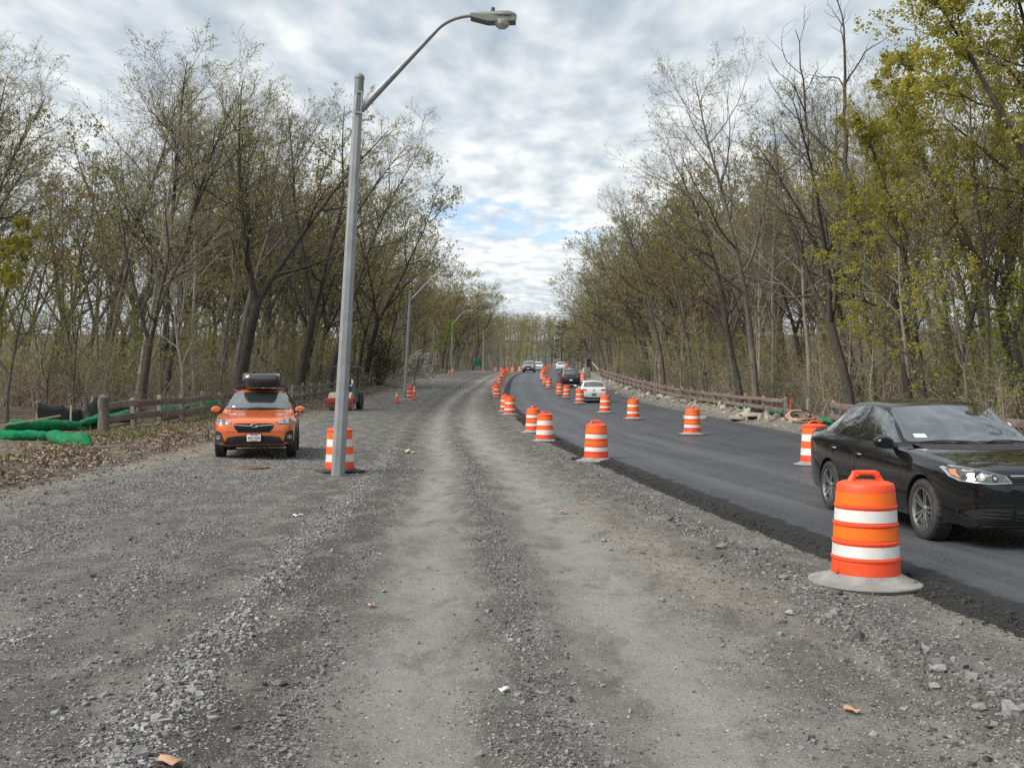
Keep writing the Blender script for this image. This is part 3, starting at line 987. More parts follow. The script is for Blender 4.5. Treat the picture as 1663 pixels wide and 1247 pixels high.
def make_tree(name, seed, H=18, r=.2, bark='bark', leaf='bud', limbs=12, sub=7, twig=6, tips=4, leaves=2.0, lsize=.088, low=.34, spread=.40,
              lean=.02, wob=.035, droop=.3, limb_ang=46, fork=0, leaf_tilt=1.0, aspect=.42, clump=0):
    """meshes (wood, leaves) of one tree of height H that leans a little to local +X"""
    g = np.random.default_rng(seed)
    z3 = np.zeros((1, 3)); z3[0, 2] = -.25
    parts = []
    bias = np.array([lean, 0, 0])
    if fork:
        P0, R0 = grow(g, z3, [[0, 0, 1]], np.array([H * .30]), np.array([r * 1.15]), np.array([r * .9]), 5, wob * .6, .05, bias)
        R0[:, 0] *= 1.35
        parts.append(tubes(P0, R0, 9))
        st = np.repeat(P0[:, -1], fork, 0)
        a = g.uniform(0, 6.28) + np.arange(fork) * 6.283 / fork
        d = np.stack([np.cos(a) * .38, np.sin(a) * .38, np.ones(fork)], -1)
        P1, R1 = grow(g, st, d, H * .68 * g.uniform(.85, 1.05, fork), np.full(fork, r * .68), np.full(fork, .016), 12, wob, .05, bias * .6)
        parts.append(tubes(P1, R1, 7))
        kl = max(4, int(limbs * 1.15 / fork))
        t0 = .08
    else:
        P1, R1 = grow(g, z3, [[0, 0, 1]], np.array([H * .97]), np.array([r]), np.array([.016]), 16, wob, .04, bias)
        R1 = R1 * (1 + .4 * np.exp(-np.arange(17) * 1.6))[None]
        parts.append(tubes(P1, R1, 9))
        kl, t0 = limbs, low
    p, d, L, r0, t = spawn(g, P1, R1, kl, t0, .97, limb_ang, 11, lambda t: spread * (1.12 - .72 * t), .62)
    P2, R2 = grow(g, p, d, L, r0, np.maximum(r0 * .16, .007), 8, .09, .045, bias)
    parts.append(tubes(P2, R2, 6))
    if not fork:      # thin low side branches
        p, d, L, r0, t = spawn(g, P1, R1, 7, .10, low + .1, 72, 14, lambda t: .13 + 0 * t, .17)
        Pl, Rl = grow(g, p, d, L, r0, np.full(len(p), .005), 6, .14, .03)
        parts.append(tubes(Pl, Rl, 4))
    else:
        Pl = None
    p, d, L, r0, t = spawn(g, P2, R2, sub, .16, 1.0, 40, 12, lambda t: .62 * (1.1 - .65 * t), .62)
    q = spawn(g, P1, R1, 9 if fork else 16, .62, 1.0, 40, 10, lambda t: .11 * (1.5 - t) + 0 * t, .6)
    p, d, L, r0 = (np.concatenate([a_, b_]) for a_, b_ in zip((p, d, L, r0), q[:4]))
    P3, R3 = grow(g, p, d, L, np.clip(r0, .008, .03), np.full(len(p), .0055), 5, .11, .05, bias)
    parts.append(tubes(P3, R3, 4))
    src, Rs = [P3], [R3]
    p, d, L, r0, t = spawn(g, P3, R3, twig, .12, 1.0, 38, 14, lambda t: .55 * (1.05 - .5 * t), .75)
    P4, R4 = grow(g, p, d, np.maximum(L, .25), np.full(len(p), .0046), np.full(len(p), .003), 3, .14, .05)
    parts.append(tubes(P4, R4, 3))
    if tips:
        p, d, L, r0, t = spawn(g, P4, R4, tips, .25, 1.0, 36, 14, lambda t: .52 + 0 * t, .8)
        P5, R5 = grow(g, p, d, np.maximum(L, .16), np.full(len(p), .0029), np.full(len(p), .002), 1, .1, .05)
        parts.append(tubes(P5, R5, 3))
        endp = P5
    else:
        endp = P4
    if Pl is not None:
        p, d, L, r0, t = spawn(g, Pl, Rl, 5, .25, 1.0, 42, 14, lambda t: .45 + 0 * t, .6)
        Pm, Rm = grow(g, p, d, L, np.full(len(p), .005), np.full(len(p), .003), 3, .13, .05)
        parts.append(tubes(Pm, Rm, 3))
    V, Fc = join(parts)
    wood = np_mesh(name + '_wood', V, Fc, [M[bark]], smooth=True)
    n = int(len(endp) * leaves)
    lm = None
    if n:
        k = g.integers(0, len(endp), n)
        t = g.uniform(.25, 1.05, n)[:, None]
        q = endp[k, 0] * (1 - t) + endp[k, -1] * t + g.normal(0, .03 + clump, (n, 3))
        LV, LF = leaf_quads(n, q, np.clip(g.normal(lsize, lsize * .3, n), lsize * .4, lsize * 2), g, leaf_tilt, droop, aspect)
        lm = np_mesh(name + '_leaves', LV, [LF], [M[leaf]])
    return wood, lm, H


def make_bush(name, seed, h=2.2, stems=16, bark='dead_stem', leaf='leaf_olive', leaves=500, lsize=.06, spread=.5, thick=.012, arch=-.02, sub=6, twig=4):
    g = np.random.default_rng(seed)
    a = g.uniform(0, 6.283, stems); rr = np.sqrt(g.random(stems)) * spread
    st = np.stack([np.cos(a) * rr, np.sin(a) * rr, np.full(stems, -.05)], -1)
    d = np.stack([np.cos(a) * .35 + g.normal(0, .2, stems), np.sin(a) * .35 + g.normal(0, .2, stems), np.ones(stems)], -1)
    P1, R1 = grow(g, st, d, h * g.uniform(.6, 1.1, stems), np.full(stems, thick), np.full(stems, .004), 7, .10, arch)
    parts = [tubes(P1, R1, 4)]
    p, d, L, r0, t = spawn(g, P1, R1, sub, .2, 1, 40, 14, lambda t: .42 * (1.1 - .5 * t), .6)
    P2, R2 = grow(g, p, d, L, np.maximum(r0, .005), np.full(len(p), .003), 4, .13, .03)
    parts.append(tubes(P2, R2, 3))
    p, d, L, r0, t = spawn(g, P2, R2, twig, .2, 1, 42, 14, lambda t: .45 + 0 * t, .7)
    P3, R3 = grow(g, p, d, np.maximum(L, .1), np.full(len(p), .0036), np.full(len(p), .0025), 2, .13, .03)
    parts.append(tubes(P3, R3, 3))
    V, Fc = join(parts)
    wood = np_mesh(name + '_stems', V, Fc, [M[bark]], smooth=True)
    lm = None
    if leaves:
        k = g.integers(0, len(P3), leaves); t = g.uniform(.2, 1.05, leaves)[:, None]
        q = P3[k, 0] * (1 - t) + P3[k, -1] * t + g.normal(0, .02, (leaves, 3))
        LV, LF = leaf_quads(leaves, q, np.clip(g.normal(lsize, lsize * .3, leaves), .02, .3), g, .8, .1, .55)
        lm = np_mesh(name + '_leaves', LV, [LF], [M[leaf]])
    return wood, lm, h


def plant(name, proto, loc, rz, sc, label, cat, group=None, wood='trunk', crown='crown', ry=0.0, tall=None, bark=None):
    w_, l_, h = proto
    o = empty(name, loc, rz)
    o.rotation_euler = Matrix.Rotation(ry, 3, 'Y').to_4x4().to_euler() if False else (0, ry, rz)
    s = sc if tall is None else tall / h
    o.scale = (s, s, s)
    t = link(wood, w_, o)
    if l_ is not None:
        link(crown, l_, o)
    return tag(o, label, cat, group)


OAK = [make_tree('oak%d' % i, 100 + i, H=18, r=rr, limbs=lb, fork=fk, lean=ln, bark=bk, leaf=lf, leaves=lv, spread=sp, wob=wb)
       for i, (rr, lb, fk, ln, bk, lf, lv, sp, wb) in enumerate([
           (.20, 12, 0, .022, 'bark', 'bud', 1.6, .42, .035), (.23, 13, 3, .03, 'bark_dark', 'bud', 1.7, .40, .05),
           (.17, 11, 0, .012, 'bark', 'leaf_olive', 1.7, .36, .03), (.25, 13, 2, .04, 'bark_dark', 'bud', 1.7, .40, .05),
           (.19, 12, 0, .015, 'bark_dark', 'leaf_olive', 1.8, .42, .045), (.15, 10, 0, .01, 'bark_pale', 'bud', 1.3, .32, .03),
           (.16, 13, 0, .004, 'bark', 'leaf_olive', 1.8, .34, .022), (.21, 12, 0, .008, 'bark_dark', 'bud', 1.7, .36, .025)])]
OAKD = [make_tree('dense_oak%d' % i, 150 + i, H=18, r=.2, limbs=14, sub=7, twig=5, tips=2, fork=fk, lean=.035, bark=bk, leaf=lf, leaves=4.6, lsize=.13, spread=.44, wob=.045, low=.24, aspect=.6)
        for i, (fk, bk, lf) in enumerate([(0, 'bark_dark', 'leaf_dull'), (3, 'bark', 'leaf_dull'), (2, 'bark_dark', 'leaf_dull')])]
MAPLE = [make_tree('maple%d' % i, 200 + i, H=19, r=.22, limbs=13, fork=fk, lean=.03, bark='bark_dark', leaf='leaf_yellow', leaves=14.0, lsize=.095,
                   spread=.37, low=.2, aspect=.85, droop=.1, clump=.03) for i, fk in enumerate((0, 3))]
YOUNG = [make_tree('young%d' % i, 300 + i, H=10, r=.075, limbs=10, sub=6, twig=5, tips=2, bark=b_, leaf=l_, leaves=v_, lsize=.065, low=.22, spread=.36,
                   limb_ang=52, wob=.04, lean=.012, aspect=.7, droop=.1)
         for i, (b_, l_, v_) in enumerate([('bark', 'leaf_olive', 3.0), ('bark_pale', 'leaf_olive', 2.4), ('bark', 'leaf_yellow', 2.6), ('bark', 'leaf_rust', 2.6)])]
SAP = [make_tree('sapling%d' % i, 400 + i, H=6, r=.035, limbs=10, sub=5, twig=4, tips=0, bark=b_, leaf=l_, leaves=v_, lsize=.07, low=.15, spread=.34,
                 limb_ang=55, wob=.05, aspect=.75, droop=.1)
       for i, (b_, l_, v_) in enumerate([('dead_stem', 'leaf_olive', 2.5), ('bark_pale', 'leaf_yellow', 2.6), ('bark', 'leaf_green', 3.0)])]
BUSH = [make_bush('bush0', 500), make_bush('bush1', 501, 2.6, 20, 'bark', 'leaf_yellow', 420, .05),
        make_bush('bush2', 502, 1.9, 22, 'dead_stem', 'leaf_olive', 160, .05, .7), make_bush('bush3', 503, 2.4, 16, 'bark', 'leaf_green', 520, .06)]
BRUSH = [make_bush('brush%d' % i, 520 + i, 1.5, 26, 'dead_stem', 'leaf_rust', 50, .06, .9, .011, -.13, 6, 4) for i in range(2)]


def crooked():
    g = np.random.default_rng(77)
    parts = []
    P1, R1 = grow(g, np.array([[0, 0, -.2]]), [[0, 0, 1]], np.array([11.5]), np.array([.19]), np.array([.11]), 12, .035, .03, np.array([-.012, 0, 0]))
    parts.append(tubes(P1, R1, 8))
    st = np.repeat(P1[:, -1], 2, 0)
    P2, R2 = grow(g, st, np.array([[.35, .1, 1], [-.55, -.1, .9]]), np.array([7.5, 6.5]), np.array([.10, .085]), np.array([.02, .016]), 12, .16, .07)
    parts.append(tubes(P2, R2, 7))
    p, d, L, r0, t = spawn(g, P2, R2, 5, .3, .95, 44, 8, lambda t: .42 * (1.15 - .6 * t), .65)
    P3, R3 = grow(g, p, d, L, np.maximum(r0, .014), np.full(len(p), .007), 8, .22, .10)
    parts.append(tubes(P3, R3, 5))
    p, d, L, r0, t = spawn(g, P3, R3, 4, .3, 1, 42, 10, lambda t: .38 + 0 * t, .7)
    P4, R4 = grow(g, p, d, L, np.maximum(r0, .007), np.full(len(p), .004), 5, .22, .08)
    parts.append(tubes(P4, R4, 4))
    V, Fc = join(parts)
    return np_mesh('dead_tree_wood', V, Fc, [M['bark_dark']], smooth=True), None, 17.0


def pine_mesh():
    g = np.random.default_rng(91)
    parts = []
    P1, R1 = grow(g, np.array([[0, 0, -.2]]), [[0, 0, 1]], np.array([15.0]), np.array([.24]), np.array([.03]), 12, .012, .03)
    parts.append(tubes(P1, R1, 8))
    p, d, L, r0, t = spawn(g, P1, R1, 34, .18, .99, 84, 6, lambda t: .36 * (1.15 - .85 * t), .35)
    P2, R2 = grow(g, p, d, L, np.maximum(r0, .02), np.full(len(p), .008), 7, .04, .012)
    parts.append(tubes(P2, R2, 4))
    p, d, L, r0, t = spawn(g, P2, R2, 12, .25, 1, 50, 10, lambda t: .30 * (1.1 - .4 * t), .5)
    P3, R3 = grow(g, p, d, L, np.full(len(p), .008), np.full(len(p), .004), 3, .06, .05)
    parts.append(tubes(P3, R3, 3))
    V, Fc = join(parts)
    wood = np_mesh('pine_wood', V, Fc, [M['bark_dark']], smooth=True)
    n = 14000
    k = g.integers(0, len(P3), n); s = g.integers(0, 3, n); t = g.random(n)[:, None]
    q = P3[k, s] * (1 - t) + P3[k, s + 1] * t
    LV, LF = leaf_quads(n, q, g.uniform(.16, .30, n), g, .5, -.25, .16)
    return wood, np_mesh('pine_needles', LV, [LF], [M['needles']]), 15.0


DEAD, PINE = crooked(), pine_mesh()
RED = make_tree('redtree', 611, H=5, r=.05, limbs=12, sub=6, twig=5, tips=0, bark='bark', leaf='leaf_red', leaves=2.2, lsize=.11, low=.12, spread=.30, limb_ang=76, aspect=.8)
DOG = make_tree('dogwood', 612, H=4, r=.05, limbs=12, sub=6, twig=5, tips=0, bark='bark', leaf='blossom', leaves=7.0, lsize=.15, low=.1, spread=.55, limb_ang=68, aspect=.95, leaf_tilt=.35)
GREEN = make_tree('greentree', 613, H=7, r=.07, limbs=14, sub=6, twig=5, tips=2, bark='bark', leaf='leaf_green', leaves=3.0, lsize=.10, low=.08, spread=.42, limb_ang=58, aspect=.8)
LOWMAPLE = make_tree('lowmaple', 614, H=9, r=.10, limbs=13, sub=7, twig=5, tips=2, bark='bark_dark', leaf='leaf_green', leaves=3.4, lsize=.11, low=.10, spread=.6, limb_ang=76, aspect=.85, leaf_tilt=.4)
CEDAR = make_bush('cedar', 615, 5.5, 30, 'bark_dark', 'needles', 5000, .14, .4, .03, .02, 7, 4)


def P3d(x, y):
    return (x, y, gz(x, y) if abs(x - float(cY(y))) < 14 else float(GZ(x, y, False)))


rt = random.Random(4)
WOODS = []


def tree_at(px, s, top, proto, side, label, cat='tree', name='oak_tree', group=None, rzj=.4, ry=0.0, **kw):
    """px: column of the foot, s: scale (px per m), top: row of the crown's top"""
    x, y = at(px, s)
    z = P3d(x, y)[2]
    tall = EYE + (HZ - top) / s - z
    rz = (0 if side < 0 else math.pi) + rt.uniform(-rzj, rzj)
    return plant(name, proto, (x, y, z), rz, 1, label, cat, group, tall=tall, ry=ry, **kw)


# trees that can be told apart, from the near wood edge outwards
tree_at(386, 32, 70, OAK[3], -1, 'big leaning oak with a wide rounded crown behind the fence beside the orange car', ry=.10)
tree_at(222, 34, 150, OAK[5], -1, 'pale grey broken trunk with few branches behind the brown fence', ry=.10)
tree_at(232, 40, 250, OAK[1], -1, 'dark forked trunk close behind the large fence post', ry=.02)
tree_at(487, 26, 130, OAK[1], -1, 'tall many-limbed oak standing behind the road roller', ry=.10)
tree_at(535, 22, 200, OAK[4], -1, 'dark oak leaning out over the fence behind the road roller', ry=.12)
tree_at(592, 18, 262, OAKD[2], -1, 'spreading oak reaching low over the fence near the white blossoming tree', ry=.14)
tree_at(768, 8.5, 462, OAKD[2], -1, 'broad low oak with arching limbs beside the far green sign', ry=.16)
tree_at(1228, 32, 105, OAK[0], 1, 'straight dark oak trunk just behind the rail fence by the rubble bank', ry=.04, name='oak_tree')
tree_at(1205, 28, 215, OAK[4], 1, 'slender oak leaning to the road behind the rail fence and green tube', ry=.10)
tree_at(1078, 19, 300, OAK[0], 1, 'dark leaning oak at the bend of the rail fence', ry=.05)
tree_at(1385, 38, 105, OAK[1], 1, 'dark curved oak trunk behind the gap in the rail fence', ry=.10)
tree_at(1420, 36, 165, OAK[2], 1, 'thick upright trunk behind the roof of the black sedan', ry=.03)
tree_at(1478, 40, 4, DEAD, -1, 'bare dead tree with crooked branches rising above the wood', ry=-.03, name='dead_tree')
tree_at(1478, 40, 200, OAK[5], 1, 'pale split trunk behind the windscreen of the black sedan', ry=.02)
tree_at(1530, 42, 200, OAK[4], 1, 'stout dark trunk slanting away behind the bonnet of the black sedan', ry=-.35)
tree_at(1745, 46, -190, MAPLE[0], 1, 'tall maple hung with yellow-green young leaves, the nearest over the black sedan', name='maple_tree', ry=.0)
tree_at(1830, 52, -260, MAPLE[1], 1, 'forked maple with yellow-green leaves reaching in beside the nearest maple', name='maple_tree', ry=.10)
tree_at(1650, 41, 20, MAPLE[1], 1, 'yellow-green maple set further back behind the black sedan', name='maple_tree', ry=.04)
tree_at(1505, 45, 175, MAPLE[0], 1, 'smaller yellow-green maple spreading over the black sedan roof', name='maple_tree', ry=.03)
tree_at(1690, 50, 440, LOWMAPLE, 1, 'low maple with flat sprays of fresh green leaves', name='maple_tree')
tree_at(1590, 41, 500, LOWMAPLE, 1, 'bright green understorey maple deep behind the bonnet of the black sedan', name='maple_tree')
tree_at(-40, 45, 330, MAPLE[1], -1, 'yellow-green leafing tree cut by the picture edge above the green sock', name='maple_tree')
tree_at(12, 44, 335, YOUNG[2], -1, 'yellow-green young tree at the picture edge behind the nearest green sock', name='young_tree')
tree_at(75, 40, 470, SAP[2], -1, 'fresh green sapling just behind the black silt fence', name='sapling', cat='sapling')
tree_at(60, 34, 420, YOUNG[2], -1, 'small yellow-green tree above the black silt fence', name='young_tree')
tree_at(120, 33, 300, YOUNG[3], -1, 'rust-coloured young tree behind the silt fence', name='young_tree')
tree_at(600, 20, 540, RED, -1, 'small dark red-leaved tree behind the road roller', name='red_tree')
tree_at(616, 18, 545, CEDAR, -1, 'dark evergreen cedar between the red tree and the second lamp post', name='cedar_tree', wood='trunk')
tree_at(672, 18, 572, DOG, -1, 'white blossoming dogwood beside the second lamp post', name='dogwood_tree')
tree_at(724, 12, 520, GREEN, -1, 'fresh green bushy tree between dogwood and green sign', name='young_tree')
tree_at(836, 5.2, 566, GREEN, -1, 'bright green round tree behind the far traffic drums', name='young_tree')
tree_at(850, 4.4, 556, GREEN, -1, 'fresh green tree beyond the crest behind the pickup', name='young_tree')
tree_at(912, 7.6, 520, PINE, 1, 'dark pine with flat layered boughs beyond the white far car', name='pine_tree')
tree_at(946, 8.2, 548, PINE, 1, 'smaller pine behind the dark far sign', name='pine_tree')

# the wood on either side, filled up to a depth of some 35 m
occupied = [tuple(o.location[:2]) for o in COL.objects if o.get('category') == 'tree']


def free(x, y, d):
    for ax, ay in occupied:
        if (ax - x) ** 2 + (ay - y) ** 2 < d * d:
            return False
    occupied.append((x, y))
    return True


def top_row(px):
    """the skyline of the photograph"""
    return float(np.interp(px, [-300, 0, 60, 130, 250, 330, 420, 520, 600, 640, 690, 740, 760, 800, 850, 880, 905, 945, 1000, 1080, 1140, 1200, 1300, 1380, 1430, 1490, 1560, 1663, 2000],
                           [60, 60, 90, 125, 120, 100, 85, 85, 165, 210, 285, 410, 440, 470, 500, 500, 470, 395, 350, 280, 230, 170, 110, 140, 175, 160, 30, -60, -100]))


names = {'oak_tree': 0, 'young_tree': 0, 'sapling': 0, 'shrub': 0}
def where(side, u, Y):
    if side < 0:
        z = np.searchsorted([34, 48, 62, 90, 130], Y)
        p = ['by the black silt fence', 'behind the orange car', 'behind the road roller', 'near the white dogwood', 'along the far timber fence', 'near the far green sign'][z]
    else:
        z = np.searchsorted([32, 45, 60, 85, 125], Y)
        p = ['behind the black sedan', 'at the rail fence gap', 'behind the lone amber drum', 'level with the white hatchback', 'by the rail fence bend', 'beyond the concrete pier'][z]
    a = abs(u)
    return ('in the first row ' if a < 18 else 'in the second row ' if a < 26 else 'deep in the wood ') + p


KIND_LOOK = {'oak_tree': ['grey-trunked budding oak', 'dark three-forked oak', 'slim olive-leafed oak', 'thick twin-stemmed oak', 'dark spreading oak', 'pale thin-trunked oak', 'straight slender oak', 'straight dark-barked oak'],
             'young_tree': ['young olive-leafed tree', 'pale-stemmed young tree', 'young yellow-green tree', 'rust-leafed young tree'],
             'sapling': ['dry-stemmed sapling', 'pale yellow-leafed sapling', 'fresh green sapling'],
             'shrub': ['brown twiggy shrub', 'yellow-leafed shrub', 'nearly bare tangled shrub', 'fresh green shrub']}


def fill(kind, protos, n, dmin, umin, umax, y0, y1, hmin, hmax, label, cat, wood, crown, lim=None, ymax_pow=1.0):
    for side in (-1, 1):
        got = tries = 0
        while got < n and tries < n * 30:
            tries += 1
            Y = y0 * (y1 / y0) ** (rt.random() ** ymax_pow)
            uu = umin + (umax - umin) * rt.random() ** 1.5
            u = -uu - .9 if side < 0 else uu
            x = float(cY(Y)) + u
            px = 831.5 + x * F / Y
            if px < -260 or px > 1920 or not free(x, Y, dmin * (1 + Y / 300)):
                continue
            z = P3d(x, Y)[2]
            if side < 0 and Y < 39 and uu < 19.5:
                continue
            i = rt.randrange(len(protos))
            dense = kind == 'oak_tree' and Y > 58 and rt.random() < min(1, (Y - 45) / 40)
            if dense:
                i %= 3
            h = rt.uniform(hmin, hmax)
            if cat == 'tree' and kind == 'oak_tree':
                # crowns lean to the road: judge the skyline where the crown stands
                pc = px - side * 2.0 * F / Y
                edge = max(top_row(pc), top_row(px - side * 5.5 * F / Y)) if side > 0 else top_row(pc)
                cap = EYE + (HZ - edge) * Y / F - z
                h = min(h, cap * rt.uniform(.97, 1.09))
                if h < 7:
                    continue
            rz = (0 if side < 0 else math.pi) + rt.uniform(-.9, .9)
            lb = (['leafy spreading oak', 'leafy forked oak', 'leafy dark oak'][i] if dense else KIND_LOOK[kind][i]) + ' ' + where(side, u, Y)
            plant(kind, OAKD[i] if dense else protos[i], (x, Y, z), rz, 1, lb, cat, label + ' ' + ('in the wood by the orange car' if side < 0 else 'in the wood by the rubble bank') + ', ' + lb, wood, crown, tall=h, ry=rt.gauss(.015 if kind == 'oak_tree' else 0, .04))
            got += 1


fill('oak_tree', OAK, 128, 1.6, 14.2, 40, 24, 260, 15, 20.5, 'oaks', 'tree', 'trunk', 'crown')
fill('young_tree', YOUNG, 82, 1.1, 14.0, 40, 22, 200, 4.5, 10, 'young trees', 'tree', 'trunk', 'crown')
fill('sapling', SAP, 120, .6, 13.6, 34, 20, 150, 2.6, 6.5, 'saplings', 'sapling', 'stem', 'foliage')
fill('shrub', BUSH, 135, .5, 13.7, 32, 19, 150, 1.2, 3.0, 'shrubs', 'shrub', 'stems', 'foliage')
# tangled dead brush along the fence by the orange car
for i in range(30):
    Y = 29 * (95 / 29) ** ((i + .5) / 30)
    if Y < 38:
        continue
    u = -15.2 if Y < 45 else -13.8
    x = float(cY(Y)) + u + rt.uniform(-.5, .6)
    plant('brush', BRUSH[i % 2], P3d(x, Y), rt.uniform(0, 6.28), 1, 'tangled brown dead brush hanging over the fence by the orange car', 'brush',
          'dead brush along the fence', 'stems', 'foliage', tall=rt.uniform(.9, 1.6))
# trees behind the viewpoint, seen in the car windows
for i, (x, y) in enumerate([(16, 6), (18, -3), (15, 13), (-13, 2), (-15, 9), (-14, -7), (15, -12), (17, 20)]):
    plant('oak_tree', OAK[i % 5], P3d(x, y), math.pi * (x > 0) + rt.uniform(-.5, .5), 1, 'budding oak mirrored in the black sedan glass', 'tree', 'oaks mirrored in the sedan', tall=rt.uniform(13, 17))


# far woodland that reads as one mass, and the thin tangle on the wood floor
def far_woods():
    g = np.random.default_rng(8)
    parts, LV, LF = [], [], []
    spots = []
    for side, n in ((-1, 85), (1, 85)):
        Y = 30 * (420 / 30) ** g.random(n)
        u = side * (50 + g.random(n) * 45)
        spots.append(np.stack([u + cY(Y), Y], -1))
    n = 330
    Y = g.uniform(215, 480, n)
    half = 24 + Y * .06
    u = g.uniform(-1, 1, n) * half
    u = np.where(u < 0, -13 - np.abs(u), 12.5 + np.abs(u))
    spots.append(np.stack([u + cY(Y), Y], -1))
    n = 620      # the road bends out of sight: trees close the view
    spots.append(np.stack([g.uniform(-70, 100, n), 425 + 330 * g.random(n) ** 1.3], -1))
    S = np.concatenate(spots); n = len(S)
    Z = GZ(S[:, 0], S[:, 1], False)
    H = g.uniform(14, 20, n)
    P1, R1 = grow(g, np.stack([S[:, 0], S[:, 1], Z - .2], -1), np.tile([0, 0, 1.0], (n, 1)), H, g.uniform(.14, .26, n), np.full(n, .03), 6, .04, .05)
    parts.append(tubes(P1, R1, 5))
    p, d, L, r0, t = spawn(g, P1, R1, 9, .25, .98, 48, 10, lambda t: .40 * (1.15 - .7 * t), .55)
    P2, R2 = grow(g, p, d, L, r0, np.full(len(p), .02), 4, .1, .05)
    parts.append(tubes(P2, R2, 3))
    p, d, L, r0, t = spawn(g, P2, R2, 4, .25, 1, 42, 10, lambda t: .5 + 0 * t, .55)
    P3, R3 = grow(g, p, d, L, np.full(len(p), .02), np.full(len(p), .01), 2, .1, .05)
    V, Fc = join(parts)
    m = 230000
    ok = np.flatnonzero((P3[:, 0, 1] > 200) | (g.random(len(P3)) < .32) | (P3[:, 0, 2] - GZ(P3[:, 0, 0], P3[:, 0, 1], False) < 6))
    k = ok[g.integers(0, len(ok), m)]; t = g.random(m)[:, None]
    q = P3[k, 0] * (1 - t) + P3[k, -1] * t + g.normal(0, .45, (m, 3))
    LV, LF = leaf_quads(m, q, g.uniform(.16, .40, m) * np.interp(q[:, 1], [60, 450], [.8, 1.9]), g, 1, 0, .9)
    LF = LF[:, :3]
    nv = len(V)
    nf = sum(len(f) for f in Fc)
    me = np_mesh('far_woods', np.concatenate([V, LV]), Fc + [LF + nv], [M['bark'], M['far_leaf']], np.r_[np.zeros(nf, int), np.ones(len(LF), int)])
    link('far_woods', me)['kind'] = 'stuff'
    # thicket
    n = 11500
    side = np.where(g.random(n) < .5, -1, 1)
    Y = 20 * (230 / 20) ** (g.random(n) ** .9)
    u = side * (14.5 + g.random(n) ** .8 * 42) - .8
    ok = ~((u < 0) & (u > -21) & (Y < 39))
    u, Y = u[ok], Y[ok]; n = len(u)
    X = u + cY(Y)
    Z = GZ(X, Y, False)
    st = np.stack([X, Y, Z - .1], -1)
    P1, R1 = grow(g, st, np.stack([g.normal(0, .25, n), g.normal(0, .25, n), np.ones(n)], -1), g.uniform(1.2, 4.8, n), g.uniform(.008, .022, n), np.full(n, .004), 3, .12, .02)
    p, d, L, r0, t = spawn(g, P1, R1, 3, .3, 1, 42, 12, lambda t: .35 + 0 * t, .6)
    P2, R2 = grow(g, p, d, L, r0, np.full(len(p), .003), 1, .1, .04)
    V, Fc = join([tubes(P1, R1, 3), tubes(P2, R2, 3)])
    m = 210000
    k = g.integers(0, len(P2), m); t = g.random(m)[:, None]
    q = P2[k, 0] * (1 - t) + P2[k, -1] * t + g.normal(0, .12, (m, 3))
    LV, LF = leaf_quads(m, q, g.uniform(.07, .17, m), g, .8, .1, .9)
    LF = LF[:, :3]
    nv = len(V); nf = sum(len(f) for f in Fc)
    third = g.choice(3, len(LF), p=[.38, .32, .30]) + 1
    me = np_mesh('undergrowth', np.concatenate([V, LV]), Fc + [LF + nv], [M['dead_stem'], M['leaf_olive'], M['leaf_yellow'], M['leaf_green']], np.r_[np.zeros(nf, int), third])
    link('undergrowth', me)['kind'] = 'stuff'


far_woods()

